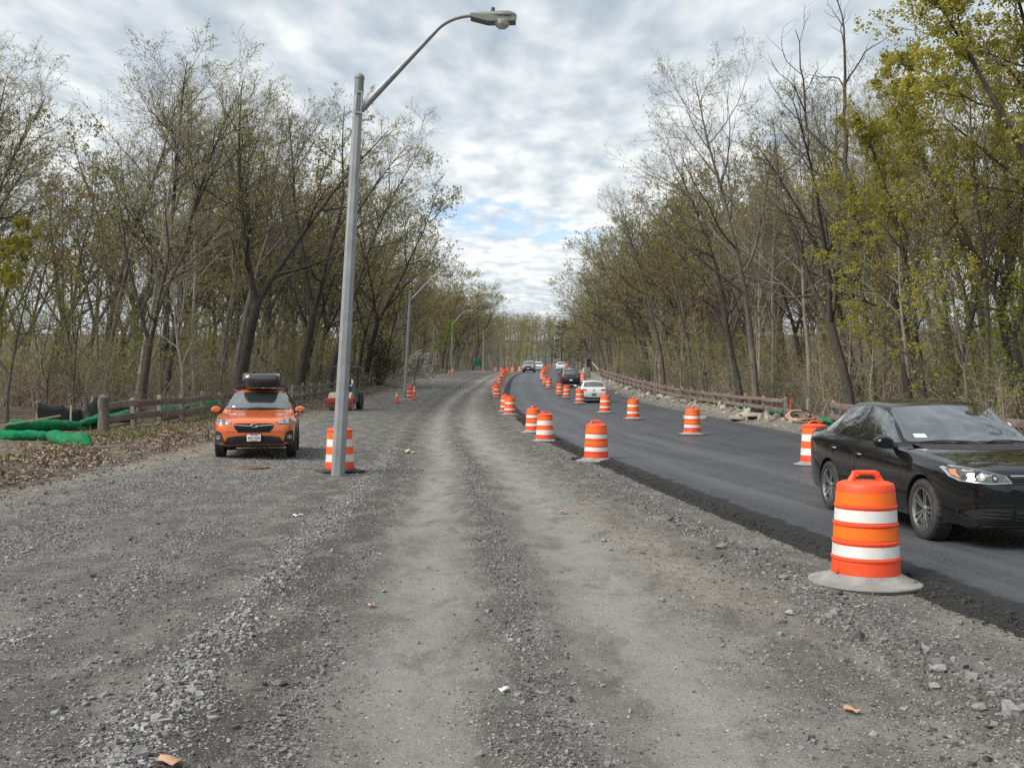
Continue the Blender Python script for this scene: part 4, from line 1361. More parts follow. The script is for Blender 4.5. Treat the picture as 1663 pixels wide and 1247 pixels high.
# ------------------------------------------------------------------ cars
def car_body(sp):
    """closed lofted shell: x forward, y to the left, z up"""
    f = {k: pchip([p[0] for p in sp[k]][::-1] if sp[k][0][0] > sp[k][-1][0] else [p[0] for p in sp[k]],
                  [p[1] for p in sp[k]][::-1] if sp[k][0][0] > sp[k][-1][0] else [p[1] for p in sp[k]]) for k in ('top', 'belt', 'w', 'bot', 'wr', 'camber')}
    x0, x1 = sp['w'][-1][0], sp['w'][0][0]
    t = np.linspace(0, 1, 96)
    xs = x0 + (x1 - x0) * (t - .055 * np.sin(2 * np.pi * t) * 1.6)
    half = []
    for x in xs:
        zt, zs, wd, zb, wr, cb = (float(f[k](x)) for k in ('top', 'belt', 'w', 'bot', 'wr', 'camber'))
        zr = max(zt - cb, zs + .012)
        zt = max(zt, zr + .004)
        wr = min(wr, wd * .94)
        hh = zs - zb
        bulge = .018 * min(1, max(0, (zr - zs) / .3))
        yb, zbelt = wd * .935, zs + .010
        pts = [(0, zb), (wd * .5, zb), (wd * .86, zb + .01), (wd * .955, zb + .05), (wd * .985, zb + .16 * min(1, hh / .5)), (wd * .995, zb + .45 * hh), (wd, zs - .30 * hh),
               (wd * .998, zs - .13 * hh), (wd * .992, zs - min(.085, .2 * hh)), (wd * .955, zs - .004)]
        for q in (0.06, .3, .55, .8, .94):
            pts.append((yb + (wr - yb) * q + bulge * math.sin(math.pi * q), zbelt + (zr - zbelt) * q))
        for q in (0.05, .16, .4, .7):
            e = 1 - q
            pts.append((wr * e, zr + (zt - zr) * (1 - e ** 2.2)))
        pts.append((0, zt))
        half.append(pts)
    K = len(half[0])
    ring = 2 * K - 2
    V = []
    for x, pts in zip(xs, half):
        V += [(x, y, z) for y, z in pts] + [(x, -y, z) for y, z in pts[-2:0:-1]]
    n = len(xs)
    Fc = []
    for i in range(n - 1):
        for k in range(ring):
            k2 = (k + 1) % ring
            Fc.append((i * ring + k, i * ring + k2, (i + 1) * ring + k2, (i + 1) * ring + k))
    for e, s in ((0, -1), (n - 1, 1)):
        V.append((xs[e], 0, sum(z for _, z in half[e]) / K))
        c = len(V) - 1
        for k in range(ring):
            k2 = (k + 1) % ring
            Fc.append((e * ring + k2, e * ring + k, c) if s < 0 else (e * ring + k, e * ring + k2, c))
    me = bpy.data.meshes.new('body')
    me.from_pydata(V, [], Fc)
    bm = bmesh.new(); bm.from_mesh(me)
    bmesh.ops.recalc_face_normals(bm, faces=bm.faces[:])
    bm.to_mesh(me); bm.free()
    return me


def cut_arches(me, wheels, r, W, mats):
    body = link('tmp_body', me)
    cut = MB()
    for x, z in wheels:
        for s in (-1, 1):
            cut.lathe([(r, 0), (r, .32)], 40, 'y', (x, W - .26 if s > 0 else -W - .06, z))
    cme = cut.mesh('tmp_cut', M['cavity'], smooth=0)
    co = link('tmp_cut', cme)
    md = body.modifiers.new('b', 'BOOLEAN'); md.object = co; md.operation = 'DIFFERENCE'; md.solver = 'EXACT'
    dg = bpy.context.evaluated_depsgraph_get()
    ev = body.evaluated_get(dg)
    res = bpy.data.meshes.new_from_object(ev, preserve_all_data_layers=False, depsgraph=dg)
    bpy.data.objects.remove(body); bpy.data.objects.remove(co)
    res.materials.clear()
    for m in mats:
        res.materials.append(m)
    mi = []
    for p in res.polygons:
        c = p.center
        k = 0
        for x, z in wheels:
            dd = math.hypot(c.x - x, c.z - z)
            if dd < r + .003 and abs(c.y) > W - .27 and (dd < r - .004 or abs(p.normal.y) < .25):
                k = 1
        mi.append(k)
    res.polygons.foreach_set('material_index', mi)
    res.polygons.foreach_set('use_smooth', np.ones(len(mi), bool))
    res.set_sharp_from_angle(angle=R(35))
    return res


class Skin:
    """panels that lie on a car's shell"""
    def __init__(s, me):
        bm = bmesh.new(); bm.from_mesh(me)
        s.bvh = BVHTree.FromBMesh(bm)
        bm.free()
    def hit(s, ax, a, b):
        if ax == 'front': o, d = Vector((6, a, b)), Vector((-1, 0, 0))
        elif ax == 'rear': o, d = Vector((-6, a, b)), Vector((1, 0, 0))
        elif ax == 'left': o, d = Vector((a, 3, b)), Vector((0, -1, 0))
        elif ax == 'right': o, d = Vector((a, -3, b)), Vector((0, 1, 0))
        else: o, d = Vector((a, b, 4)), Vector((0, 0, -1))
        h = s.bvh.ray_cast(o, d)
        if h[0] is None:
            q = s.bvh.find_nearest(o + d * (o.length * .6))
            return q[0], q[1], d
        return h[0], h[1], d
    def panel(s, ax, outline, off=.004, thick=.03, step=.06, name='panel', mat=None, parent=None, flat=None):
        bm = bmesh.new()
        vs = [bm.verts.new((a, b, 0)) for a, b in outline]
        bm.faces.new(vs)
        lo = [min(p[i] for p in outline) for i in (0, 1)]; hi = [max(p[i] for p in outline) for i in (0, 1)]
        for i in (0, 1):
            k = int((hi[i] - lo[i]) / step)
            for j in range(1, k + 1):
                c = [0, 0, 0]; c[i] = lo[i] + (hi[i] - lo[i]) * j / (k + 1)
                nn = [0, 0, 0]; nn[i] = 1
                bmesh.ops.bisect_plane(bm, geom=bm.verts[:] + bm.edges[:] + bm.faces[:], plane_co=c, plane_no=nn, dist=1e-5)
        bmesh.ops.triangulate(bm, faces=[f for f in bm.faces if len(f.verts) > 4])
        info = {}
        for v in bm.verts:
            p, nr, d = s.hit(ax, v.co.x, v.co.y)
            if nr.dot(d) > 0: nr = -nr
            info[v] = (p, nr, d)
        if flat is not None:       # a stiff panel: one plane that just clears the shell
            for v, (p, nr, d) in info.items():
                pass
        rim = [e for e in bm.edges if len(e.link_faces) == 1]
        back = {}
        for e in rim:
            for v in e.verts:
                if v not in back:
                    back[v] = bm.verts.new((0, 0, 0))
        for e in rim:
            f = bm.faces.new((e.verts[0], e.verts[1], back[e.verts[1]], back[e.verts[0]]))
        for v, (p, nr, d) in info.items():
            v.co = p + nr * off
            if v in back:
                back[v].co = p - nr * thick * .3 + d * thick * .2
        bmesh.ops.recalc_face_normals(bm, faces=bm.faces[:])
        me = bpy.data.meshes.new(name)
        bm.to_mesh(me)
        c = sum((f.normal.dot(info[f.verts[0]][1]) for f in bm.faces if f.verts[0] in info and all(q in info for q in f.verts)), 0)
        bm.free()
        if c < 0:
            me.flip_normals()
        me.materials.append(mat)
        me.polygons.foreach_set('use_smooth', np.ones(len(me.polygons), bool))
        me.set_sharp_from_angle(angle=R(50))
        return link(name, me, parent)
    def strip(s, ax, pts, wd, off=.003, name='seam', mat=None, parent=None):
        """a narrow band along a polyline"""
        a, b = [], []
        n = len(pts)
        for i, p in enumerate(pts):
            q0, q1 = pts[max(0, i - 1)], pts[min(n - 1, i + 1)]
            t = Vector((q1[0] - q0[0], q1[1] - q0[1])).normalized()
            nn = Vector((-t.y, t.x)) * wd / 2
            a.append((p[0] + nn.x, p[1] + nn.y)); b.append((p[0] - nn.x, p[1] - nn.y))
        return s.panel(ax, a + b[::-1], off, .01, .12, name, mat, parent)


def mirror_pts(o):
    return [(-a, b) for a, b in o][::-1]


def wheel(parent, x, y, z, r, side, rim='alloy5', wd=.21, rr=None):
    """tyre, with rim and hub as sub-parts; side +1 = left"""
    rr = rr or r * .70
    t = MB()
    h = wd / 2
    prof = [(rr * .98, -h * .86), (rr * 1.06, -h), (r * .90, -h), (r * .965, -h * .9), (r * .995, -h * .68), (r, -h * .3), (r, h * .3), (r * .995, h * .68), (r * .965, h * .9), (r * .90, h), (rr * 1.06, h), (rr * .98, h * .86)]
    t.lathe(prof, 44, 'y', close=False)
    for k in range(30):      # tread blocks
        a = 2 * math.pi * k / 30
        t.box((math.sin(a) * r, 0, math.cos(a) * r), (.035, wd * .78, .008), (0, a, 0))
    tyre = t.build('wheel', M['rubber'], parent)
    tyre.location = (x, y, z)
    o = side
    b = MB()
    b.lathe([(rr * .99, -h * .8 * o), (rr * .95, h * .2 * o), (rr * .93, h * .62 * o), (rr * .99, h * .88 * o), (rr * 1.0, h * .95 * o), (rr * .955, h * .97 * o), (rr * .92, h * .70 * o)], 44, 'y', close=False)
    dk = b.build('rim', M['alloy'] if rim != 'dark' else M['dark_alloy'], tyre)
    d = MB()
    d.lathe([(.001, h * .05 * o), (rr * .93, h * .05 * o)], 30, 'y', close=False)
    d.lathe([(rr * .55, h * .06 * o), (rr * .55, h * .16 * o), (.02, h * .16 * o)], 30, 'y', close=False)
    d.build('brake_disc', M['cavity'] if rim != 'alloy5' else M['dark_alloy'], tyre)
    spk = MB()
    for k in range(5):
        a0 = 2 * math.pi * k / 5 + .3
        for da in ((-.17, .17) if rim == 'alloy5' else (-.22, .22)):
            def P(rad, ang, hh):
                return Vector((math.sin(ang) * rad, hh * o, math.cos(ang) * rad))
            a1 = a0 + da
            p0, p1 = P(rr * .12, a0 + da * 1.2, h * .62), P(rr * .95, a1, h * .78)
            mid = (p0 + p1) / 2
            dirv = (p1 - p0).normalized()
            yv = Vector((0, 1, 0)); sv = dirv.cross(yv).normalized(); nv = sv.cross(dirv)
            spk.box(mid, ((p1 - p0).length, rr * .095, .028), Matrix((dirv, sv, nv)).transposed(), bev=.006)
    spk.lathe([(rr * .24, h * .3 * o), (rr * .24, h * .66 * o), (rr * .17, h * .78 * o), (.01, h * .80 * o)], 20, 'y', close=False)
    spk.build('spokes', M['alloy'] if rim != 'dark' else M['dark_alloy'], tyre)
    return tyre


def text_mesh(body, size, mat, depth=.002):
    c = bpy.data.curves.new('txt', 'FONT')
    c.body = body; c.size = size; c.align_x = 'CENTER'; c.align_y = 'CENTER'; c.extrude = depth; c.resolution_u = 3
    o = link('tmp_text', c)
    dg = bpy.context.evaluated_depsgraph_get()
    me = bpy.data.meshes.new_from_object(o.evaluated_get(dg), depsgraph=dg)
    bpy.data.objects.remove(o)
    me.materials.clear(); me.materials.append(mat)
    return me


def arc(cx, cy, r, a0, a1, n):
    return [(cx + r * math.cos(R(a0 + (a1 - a0) * i / n)), cy + r * math.sin(R(a0 + (a1 - a0) * i / n))) for i in range(n + 1)]


def door_set(root, sk, seams, handles, hmat, hz_, paint=None):
    for ax in ('left', 'right'):
        for pts in seams:
            sk.strip(ax, pts, .013, .0015, 'door_seam', M['cavity'], root)
        for hx, hz in handles:
            p, n, d = sk.hit(ax, hx, hz)
            b = MB()
            s = 1 if ax == 'left' else -1
            b.tube([p + Vector((-.095, s * .004, 0)), p + Vector((-.07, s * .034, .004)), p + Vector((.07, s * .034, .006)), p + Vector((.095, s * .004, .004))], .013, 8)
            b.build('door_handle', hmat, root)
            cup = sk.panel(ax, arc(hx - .02, hz - .012, .05, 0, 350, 12), .0012, .004, .2, 'handle_cup', M['cavity'], root)


def side_mirror(root, sk, x, z, paint, s, size=1.0):
    ax = 'left' if s > 0 else 'right'
    p, n, d = sk.hit(ax, x, z)
    b = MB()
    q = p + Vector((-.01, s * .15, .055))
    bm_ = []
    prof = [(.00, .07), (.03, .095), (.07, .11), (.12, .10), (.155, .06), (.165, .02)]
    for xx, rr in prof:
        bm_.append((q + Vector((.10 - xx, 0, 0)), rr))
    v, f = [], []
    nn = 16
    for c, rr in bm_:
        for k in range(nn):
            a = 2 * math.pi * k / nn
            v.append(c + Vector((0, math.cos(a) * rr * 1.08, math.sin(a) * rr * .72)))
    for i in range(len(bm_) - 1):
        for k in range(nn):
            k2 = (k + 1) % nn
            f.append((i * nn + k, i * nn + k2, (i + 1) * nn + k2, (i + 1) * nn + k))
    f.append(tuple(range(nn))); f.append(tuple((len(bm_) - 1) * nn + k for k in range(nn)))
    b.add(v, f)
    mo = b.build('mirror', paint, root)
    st = MB(); st.tube([p + Vector((0, -s * .02, -.01)), p + Vector((0, s * .08, .01))], [.035, .028], 8)
    st.build('mirror_arm', M['black_plastic'], mo)
    tr = MB(); tr.box(q + Vector((.02, 0, -.065)), (.13, .17, .022), None, .008)
    tr.build('mirror_base', M['black_plastic'], mo)


def black_sedan():
    sp = dict(
        top=[(2.32, .66), (2.30, .73), (2.24, .795), (2.10, .845), (1.8, .90), (1.4, .945), (1.05, .975), (.92, .995), (.75, 1.075), (.5, 1.235), (.2, 1.375), (0.04, 1.435), (-.25, 1.472), (-.6, 1.482), (-.95, 1.467), (-1.15, 1.43), (-1.35, 1.345), (-1.56, 1.215), (-1.70, 1.135), (-1.80, 1.112), (-2.2, 1.095), (-2.28, 1.03), (-2.33, .80)],
        belt=[(2.32, .62), (2.24, .735), (2.1, .785), (1.8, .83), (1.4, .875), (1.0, .905), (.5, .925), (0, .94), (-.6, .965), (-1.2, .985), (-1.7, 1.005), (-2.1, 1.0), (-2.25, .95), (-2.33, .72)],
        w=[(2.32, .42), (2.30, .55), (2.25, .66), (2.16, .755), (2.0, .825), (1.75, .868), (1.43, .884), (.8, .886), (0, .889), (-.8, .889), (-1.3, .886), (-1.7, .87), (-2.0, .83), (-2.2, .74), (-2.29, .60), (-2.33, .45)],
        bot=[(2.32, .36), (2.29, .27), (2.2, .215), (2.0, .19), (1.0, .185), (-1.5, .19), (-2.0, .23), (-2.25, .30), (-2.33, .42)],
        wr=[(2.32, .36), (2.1, .66), (1.6, .74), (1.1, .755), (.92, .75), (.5, .70), (.1, .635), (-.3, .615), (-.9, .605), (-1.15, .605), (-1.4, .635), (-1.7, .71), (-2.1, .70), (-2.33, .38)],
        camber=[(2.32, .03), (2.0, .04), (1.4, .035), (1.0, .04), (.85, .09), (.4, .09), (.05, .055), (-.4, .042), (-1.0, .045), (-1.4, .075), (-1.75, .06), (-2.1, .05), (-2.33, .05)])
    W = .889
    root = empty('sedan_car', (0, 0, 0))
    paint = paint_mat('black_car_paint', (.0035, .0038, .0048), rough=.2, dust=.008, spec=.15)
    me = cut_arches(car_body(sp), [(1.43, .322), (-1.22, .322)], .372, W, [paint, M['cavity']])
    link('body', me, root)
    sk = Skin(car_body(sp))
    for x in (1.43, -1.22):
        for s in (1, -1):
            wheel(root, x, s * (W - .115), .322, .322, s, 'alloy5', .215, .228)
    for ax in ('left', 'right'):
        s = 1 if ax == 'left' else -1
        # window band: gloss black surround, then panes
        sk.panel(ax, [(.80, .965), (.74, 1.02), (.30, 1.285), (.10, 1.365), (-.15, 1.408), (-.60, 1.418), (-.95, 1.392), (-1.16, 1.325), (-1.38, 1.19), (-1.56, 1.055), (-1.54, 1.02), (-.6, .992)], .003, .01, .07, 'window_frame', M['gloss_black'], root)
        sk.panel(ax, [(.70, .99), (.28, 1.255), (.08, 1.338), (-.17, 1.38), (-.27, 1.384), (-.33, 1.002)], .0065, .004, .05, 'window', M['glass_dark'], root)
        sk.panel(ax, [(-.40, 1.004), (-.345, 1.386), (-.60, 1.39), (-.90, 1.367), (-1.03, 1.328), (-1.13, 1.02)], .0065, .004, .05, 'window', M['glass_dark'], root)
        sk.panel(ax, [(-1.165, 1.022), (-1.075, 1.308), (-1.34, 1.168), (-1.48, 1.06), (-1.47, 1.030)], .0065, .004, .05, 'window', M['glass_dark'], root)
        # door skins' sill trim
        sk.strip(ax, [(1.0, .235), (.2, .225), (-.78, .228)], .03, .006, 'sill_trim', M['chrome'], root)
        sk.strip(ax, [(1.02, .955), (.86, .968)], .012, .004, 'wing_vent', M['cavity'], root)
    door_set(root, sk, [[(.93, .88), (.95, .6), (.90, .30)], [(-.33, .955), (-.335, .6), (-.30, .26)], [(-1.16, .985), (-1.05, .78), (-.86, .5), (-.80, .28)], [(.93, .262), (0, .25), (-.80, .262)]],
             [(-.20, .80), (-1.0, .835)], M['gloss_black'], 0)
    side_mirror(root, sk, .68, .945, paint, 1); side_mirror(root, sk, .68, .945, paint, -1)
    ws = [(-.70, 1.003), (-.715, 1.035), (-.625, 1.34), (-.58, 1.382), (0, 1.408), (.58, 1.382), (.625, 1.34), (.715, 1.035), (.70, 1.003), (0, .995)]
    sk.panel('front', [(a * 1.035, b - .008 if b < 1.1 else b + .014) for a, b in ws], .002, .008, .06, 'windscreen_frame', M['gloss_black'], root)
    sk.panel('front', ws, .006, .004, .05, 'windscreen', M['glass_front'], root)
    sk.panel('front', [(-.60, 1.045), (-.475, 1.045), (-.475, 1.085), (-.60, 1.085)], .0085, .002, .06, 'inspection_sticker', simple('pale_green_sticker', (.55, .66, .58), .5), root)
    for y0, y1 in ((-.60, -.02), (.05, .62)):
        b = MB(); pp = []
        for i in range(6):
            y = y0 + (y1 - y0) * i / 5
            p, n, d = sk.hit('front', y, .985 + .018 * math.sin(i / 5 * 3.1))
            pp.append(p + n * .02)
        b.tube(pp, .009, 6); b.build('wiper', M['black_plastic'], root)
    sk.panel('front', [(-.66, .945), (.66, .945), (.68, .985), (-.68, .985)], .003, .006, .08, 'cowl', M['black_plastic'], root)
    # front: headlamps, grille, intakes
    for s in (1, -1):
        hl = [(.385, .672), (.60, .662), (.80, .682), (.838, .72), (.842, .80), (.80, .825), (.66, .80), (.43, .742)]
        o = hl if s > 0 else mirror_pts(hl)
        h = sk.panel('front', o, .006, .02, .05, 'headlight', M['lamp_rim'], root)
        cx, cz = .63, .745
        ins = [(cx + (a - cx) * .93, cz + (b - cz) * .84) for a, b in hl]
        sk.panel('front', ins if s > 0 else mirror_pts(ins), .009, .006, .05, 'lamp_lens', M['lamp_smoke'], h)
        am = [(.79, .712), (.81, .722), (.82, .745), (.818, .785), (.80, .787)]
        sk.panel('front', am if s > 0 else mirror_pts(am), .012, .006, .05, 'amber_marker', M['lamp_amber'], h)
        for k, (yy, zz, rad) in enumerate(((.665, .732, .040), (.545, .715, .032))):
            sk.panel('front', arc(s * yy, zz, rad, 0, 345, 14), .013, .006, .2, 'lamp_reflector', M['gloss_black'], h)
            sk.panel('front', arc(s * yy, zz, rad * .55, 0, 345, 12), .015, .006, .2, 'lamp_bulb', M['lamp_clear'], h)
        fo = [(.40, .295), (.70, .315), (.775, .365), (.74, .405), (.60, .425), (.38, .43)]
        fg = sk.panel('front', fo if s > 0 else mirror_pts(fo), .004, .02, .06, 'fog_surround', M['cavity'], root)
        for zz in (.33, .365, .40):
            sl = [(.42, zz), (.66, zz + .01)]
            sk.strip('front', sl if s > 0 else [(-a, b) for a, b in sl], .014, .012, 'slat', M['black_plastic'], fg)
        sk.strip('front', [(s * .72, .29), (s * .80, .345), (s * .80, .40), (s * .73, .44), (s * .50, .462), (s * .38, .462)], .012, .01, 'fog_trim', M['gloss_black'], fg)
    gr = sk.panel('front', [(-.37, .665), (.37, .665), (.415, .742), (-.415, .742)], .004, .02, .06, 'grille', M['cavity'], root)
    for zz in (.672, .695, .717, .738):
        sk.strip('front', [(-.385, zz), (0, zz + .004), (.385, zz)], .011, .014, 'slat', M['black_plastic'] if zz < .73 else M['chrome'], gr)
    ring = MB()
    p, n, d = sk.hit('front', 0, .705)
    ring.tube([p + Vector((.03, .062 * math.cos(a), .062 * math.sin(a))) for a in np.linspace(0, 6.283, 25)], .006, 6, caps=False)
    for q in ([(-.034, .035), (-.012, -.045), (0, -.005), (.012, -.045), (.034, .035)], [(-.018, .052), (0, .008), (.018, .052)]):
        ring.tube([p + Vector((.03, a, b)) for a, b in q], .005, 5)
    ring.build('badge', M['chrome'], root)
    lw = sk.panel('front', [(-.34, .275), (.34, .275), (.36, .42), (-.36, .42)], .004, .02, .07, 'lower_intake', M['cavity'], root)
    for zz in (.31, .345, .38):
        sk.strip('front', [(-.34, zz), (.34, zz)], .014, .012, 'slat', M['black_plastic'], lw)
    sk.strip('front', [(-.80, .205), (-.6, .235), (0, .24), (.6, .235), (.80, .205)], .028, .012, 'chin_spoiler', M['black_plastic'], root)
    sk.strip('front', [(-.80, .555), (-.45, .572), (0, .578), (.45, .572), (.80, .555)], .008, .001, 'bumper_seam', M['cavity'], root)
    for s in (1, -1):
        rl = [(.48, .80), (.83, .80), (.84, .94), (.50, .95)]
        sk.panel('rear', rl if s > 0 else mirror_pts(rl), .006, .02, .06, 'tail_light', M['lamp_red'], root)
    sk.panel('rear', [(-.56, 1.15), (.56, 1.15), (.47, 1.37), (-.47, 1.37)], .005, .006, .06, 'rear_window', M['glass_dark'], root)
    return root


def orange_crossover():
    sp = dict(
        top=[(2.22, .72), (2.20, .82), (2.14, .875), (2.0, .92), (1.6, .985), (1.2, 1.03), (.95, 1.06), (.84, 1.09), (.6, 1.24), (.3, 1.42), (.12, 1.50), (-.1, 1.555), (-.6, 1.585), (-1.2, 1.575), (-1.6, 1.54), (-1.78, 1.48), (-1.95, 1.32), (-2.1, 1.15), (-2.2, 1.02), (-2.24, .75)],
        belt=[(2.22, .66), (2.14, .80), (2.0, .86), (1.6, .93), (1.2, .975), (.8, 1.00), (0, 1.02), (-1, 1.06), (-1.7, 1.09), (-2.1, 1.05), (-2.24, .70)],
        w=[(2.22, .60), (2.19, .70), (2.10, .79), (1.95, .845), (1.7, .885), (1.35, .90), (.5, .885), (-.5, .885), (-1.3, .902), (-1.8, .88), (-2.1, .82), (-2.2, .74), (-2.24, .62)],
        bot=[(2.22, .40), (2.18, .31), (2.05, .27), (1.6, .25), (-1.6, .26), (-2.05, .32), (-2.24, .46)],
        wr=[(2.22, .48), (2.0, .70), (1.5, .77), (1.0, .79), (.84, .785), (.4, .68), (.05, .60), (-.6, .58), (-1.3, .575), (-1.8, .62), (-2.1, .70), (-2.24, .5)],
        camber=[(2.22, .03), (2.0, .045), (1.3, .04), (.95, .04), (.8, .08), (.3, .08), (0, .05), (-.6, .04), (-1.4, .045), (-1.9, .07), (-2.24, .05)])
    W = .90
    root = empty('crossover_car', (0, 0, 0))
    paint = paint_mat('orange_car_paint', (.62, .125, .022), rough=.3, dust=.05)
    me = cut_arches(car_body(sp), [(1.33, .345), (-1.335, .345)], .405, W, [paint, M['cavity']])
    link('body', me, root)
    sk = Skin(car_body(sp))
    for x in (1.33, -1.335):
        for s in (1, -1):
            wheel(root, x, s * (W - .11), .345, .345, s, 'dark', .225, .225)
            ax = 'left' if s > 0 else 'right'
            a0 = [(x + .455 * math.cos(R(t)), .345 + .455 * math.sin(R(t))) for t in range(-12, 193, 12)]
            a1 = [(x + .405 * math.cos(R(t)), .345 + .405 * math.sin(R(t))) for t in range(192, -13, -12)]
            sk.panel(ax, a0 + a1, .010, .02, .09, 'wheel_arch_trim', M['black_plastic'], root)
    for ax in ('left', 'right'):
        sk.panel(ax, [(.90, .28), (.90, .40), (-.92, .40), (-.92, .28)], .010, .02, .2, 'sill_cladding', M['black_plastic'], root)
        sk.panel(ax, [(.75, 1.045), (.32, 1.34), (.10, 1.43), (-.2, 1.47), (-1.1, 1.475), (-1.62, 1.42), (-1.74, 1.25), (-1.66, 1.11), (-.8, 1.065)], .003, .01, .08, 'window_frame', M['gloss_black'], root)
        sk.panel(ax, [(.66, 1.065), (.30, 1.31), (.08, 1.40), (-.2, 1.44), (-.30, 1.44), (-.36, 1.06)], .0065, .004, .06, 'window', M['glass_dark'], root)
        sk.panel(ax, [(-.42, 1.065), (-.37, 1.44), (-1.08, 1.445), (-1.20, 1.10)], .0065, .004, .06, 'window', M['glass_dark'], root)
        sk.panel(ax, [(-1.26, 1.11), (-1.16, 1.44), (-1.56, 1.40), (-1.64, 1.25), (-1.58, 1.13)], .0065, .004, .06, 'window', M['glass_dark'], root)
    door_set(root, sk, [[(.88, .98), (.88, .6), (.86, .42)], [(-.38, 1.04), (-.38, .7), (-.36, .42)], [(-1.25, 1.08), (-1.08, .8), (-.92, .6), (-.90, .42)]], [(-.22, .87), (-1.08, .92)], paint, 0)
    side_mirror(root, sk, .66, 1.03, paint, 1); side_mirror(root, sk, .66, 1.03, paint, -1)
    ws = [(-.70, 1.09), (-.725, 1.13), (-.60, 1.43), (-.555, 1.472), (0, 1.495), (.555, 1.472), (.60, 1.43), (.725, 1.13), (.70, 1.09), (0, 1.075)]
    sk.panel('front', [(a * 1.03, b - .01 if b < 1.2 else b + .012) for a, b in ws], .002, .008, .06, 'windscreen_frame', M['gloss_black'], root)
    sk.panel('front', ws, .006, .004, .05, 'windscreen', M['glass_front'], root)
    sk.panel('front', [(-.60, 1.135), (-.53, 1.135), (-.53, 1.165), (-.60, 1.165)], .0085, .002, .06, 'inspection_sticker', M['paper'], root)
    for y0, y1 in ((-.62, -.05), (.02, .60)):
        b = MB(); pp = []
        for i in range(6):
            p, n, d = sk.hit('front', y0 + (y1 - y0) * i / 5, 1.08 + .02 * math.sin(i / 5 * 3.1))
            pp.append(p + n * .02)
        b.tube(pp, .009, 6); b.build('wiper', M['black_plastic'], root)
    # nose
    for s in (1, -1):
        hl = [(.475, .80), (.60, .775), (.74, .785), (.845, .85), (.86, .905), (.80, .915), (.64, .875), (.50, .835)]
        h = sk.panel('front', hl if s > 0 else mirror_pts(hl), .005, .02, .05, 'headlight', M['gloss_black'], root)
        cx, cz = .68, .84
        ins = [(cx + (a - cx) * .90, cz + (b - cz) * .78) for a, b in hl]
        sk.panel('front', ins if s > 0 else mirror_pts(ins), .009, .006, .05, 'lamp_lens', M['lamp_clear'], h)
        for yy, zz, rad in ((.66, .835, .034), (.775, .865, .03)):
            sk.panel('front', arc(s * yy, zz, rad, 0, 345, 12), .012, .006, .2, 'lamp_reflector', M['gloss_black'], h)
        fo = [(.64, .385), (.835, .36), (.85, .62), (.80, .645), (.70, .60)]
        fg = sk.panel('front', fo if s > 0 else mirror_pts(fo), .008, .02, .06, 'fog_surround', M['black_plastic'], root)
        sk.panel('front', arc(s * .765, .495, .048, 0, 345, 14), .014, .01, .2, 'fog_lamp', M['lamp_clear'], fg)
        hood = [(.60, 1.055), (.66, 1.0), (.60, .93), (.50, .885)]
        sk.strip('front', hood if s > 0 else [(-a, b) for a, b in hood], .008, .001, 'bonnet_seam', M['cavity'], root)
    gr = sk.panel('front', [(-.33, .60), (.33, .60), (.42, .70), (.43, .80), (-.43, .80), (-.42, .70)], .004, .02, .06, 'grille', M['cavity'], root)
    for zz, y in ((.63, .34), (.665, .37), (.70, .40)):
        sk.strip('front', [(-y, zz), (y, zz)], .008, .012, 'grille_bar', M['black_plastic'], gr)
    for k in range(-6, 7):
        sk.strip('front', [(k * .058, .605), (k * .058 + .02, .66), (k * .058, .72)], .006, .010, 'grille_bar', M['black_plastic'], gr)
    sk.strip('front', [(-.42, .795), (-.40, .765), (-.12, .745), (.12, .745), (.40, .765), (.42, .795)], .016, .016, 'grille_wing', M['chrome'], gr)
    p, n, d = sk.hit('front', 0, .752)
    em = MB()
    em.tube([p + Vector((.026, .068 * math.cos(a), .036 * math.sin(a))) for a in np.linspace(0, 6.283, 25)], .006, 6, caps=False)
    em.build('badge', M['chrome'], gr)
    bk = MB(); bk.add([p + Vector((.022, .066 * math.cos(a), .034 * math.sin(a))) for a in np.linspace(0, 6.0, 20)], [tuple(range(20))])
    bk.build('badge_field', simple('badge_blue', (.02, .04, .16), .3), gr)
    st = MB()
    for (yy, zz, rr) in ((-.035, .008, .014), (-.005, .012, .007), (.022, .014, .007), (.04, -.004, .007), (.012, -.012, .007), (-.012, -.014, .007)):
        pts = []
        for i in range(8):
            a = i * math.pi / 4; q = rr if i % 2 == 0 else rr * .4
            pts.append(p + Vector((.030, yy + q * math.cos(a), zz + q * math.sin(a))))
        st.add(pts, [tuple(range(8))])
    st.build('badge_star', M['chrome'], gr)
    low = sk.panel('front', [(-.62, .335), (.62, .335), (.66, .36), (.56, .50), (.30, .53), (-.30, .53), (-.56, .50), (-.66, .36)], .006, .02, .06, 'lower_bumper', M['black_plastic'], root)
    sk.panel('front', [(-.46, .40), (.46, .40), (.40, .495), (-.40, .495)], .010, .01, .07, 'lower_intake', M['cavity'], low)
    ch = [(-.84, .385), (-.64, .315), (.64, .315), (.84, .385), (.84, .33), (.62, .275), (-.62, .275), (-.84, .33)]
    sk.panel('front', ch, .012, .02, .06, 'chin', M['black_plastic'], root)
    p, n, d = sk.hit('front', 0, .485)
    pl = MB(); pl.box(p + Vector((.035, 0, 0)), (.012, .305, .155), None, .004)
    plate = pl.build('number_plate', M['plate_white'], root)
    fr = MB()
    for c, sz in (((0, 0, .086), (.016, .335, .018)), ((0, 0, -.086), (.016, .335, .018)), ((0, .160, 0), (.016, .016, .17)), ((0, -.160, 0), (.016, .016, .17))):
        fr.box(p + Vector((.034, 0, 0)) + Vector(c), sz)
    fr.build('plate_frame', M['black_plastic'], plate)
    tm = text_mesh('864 VZ4', .092, M['plate_red'])
    t = link('plate_number', tm, plate)
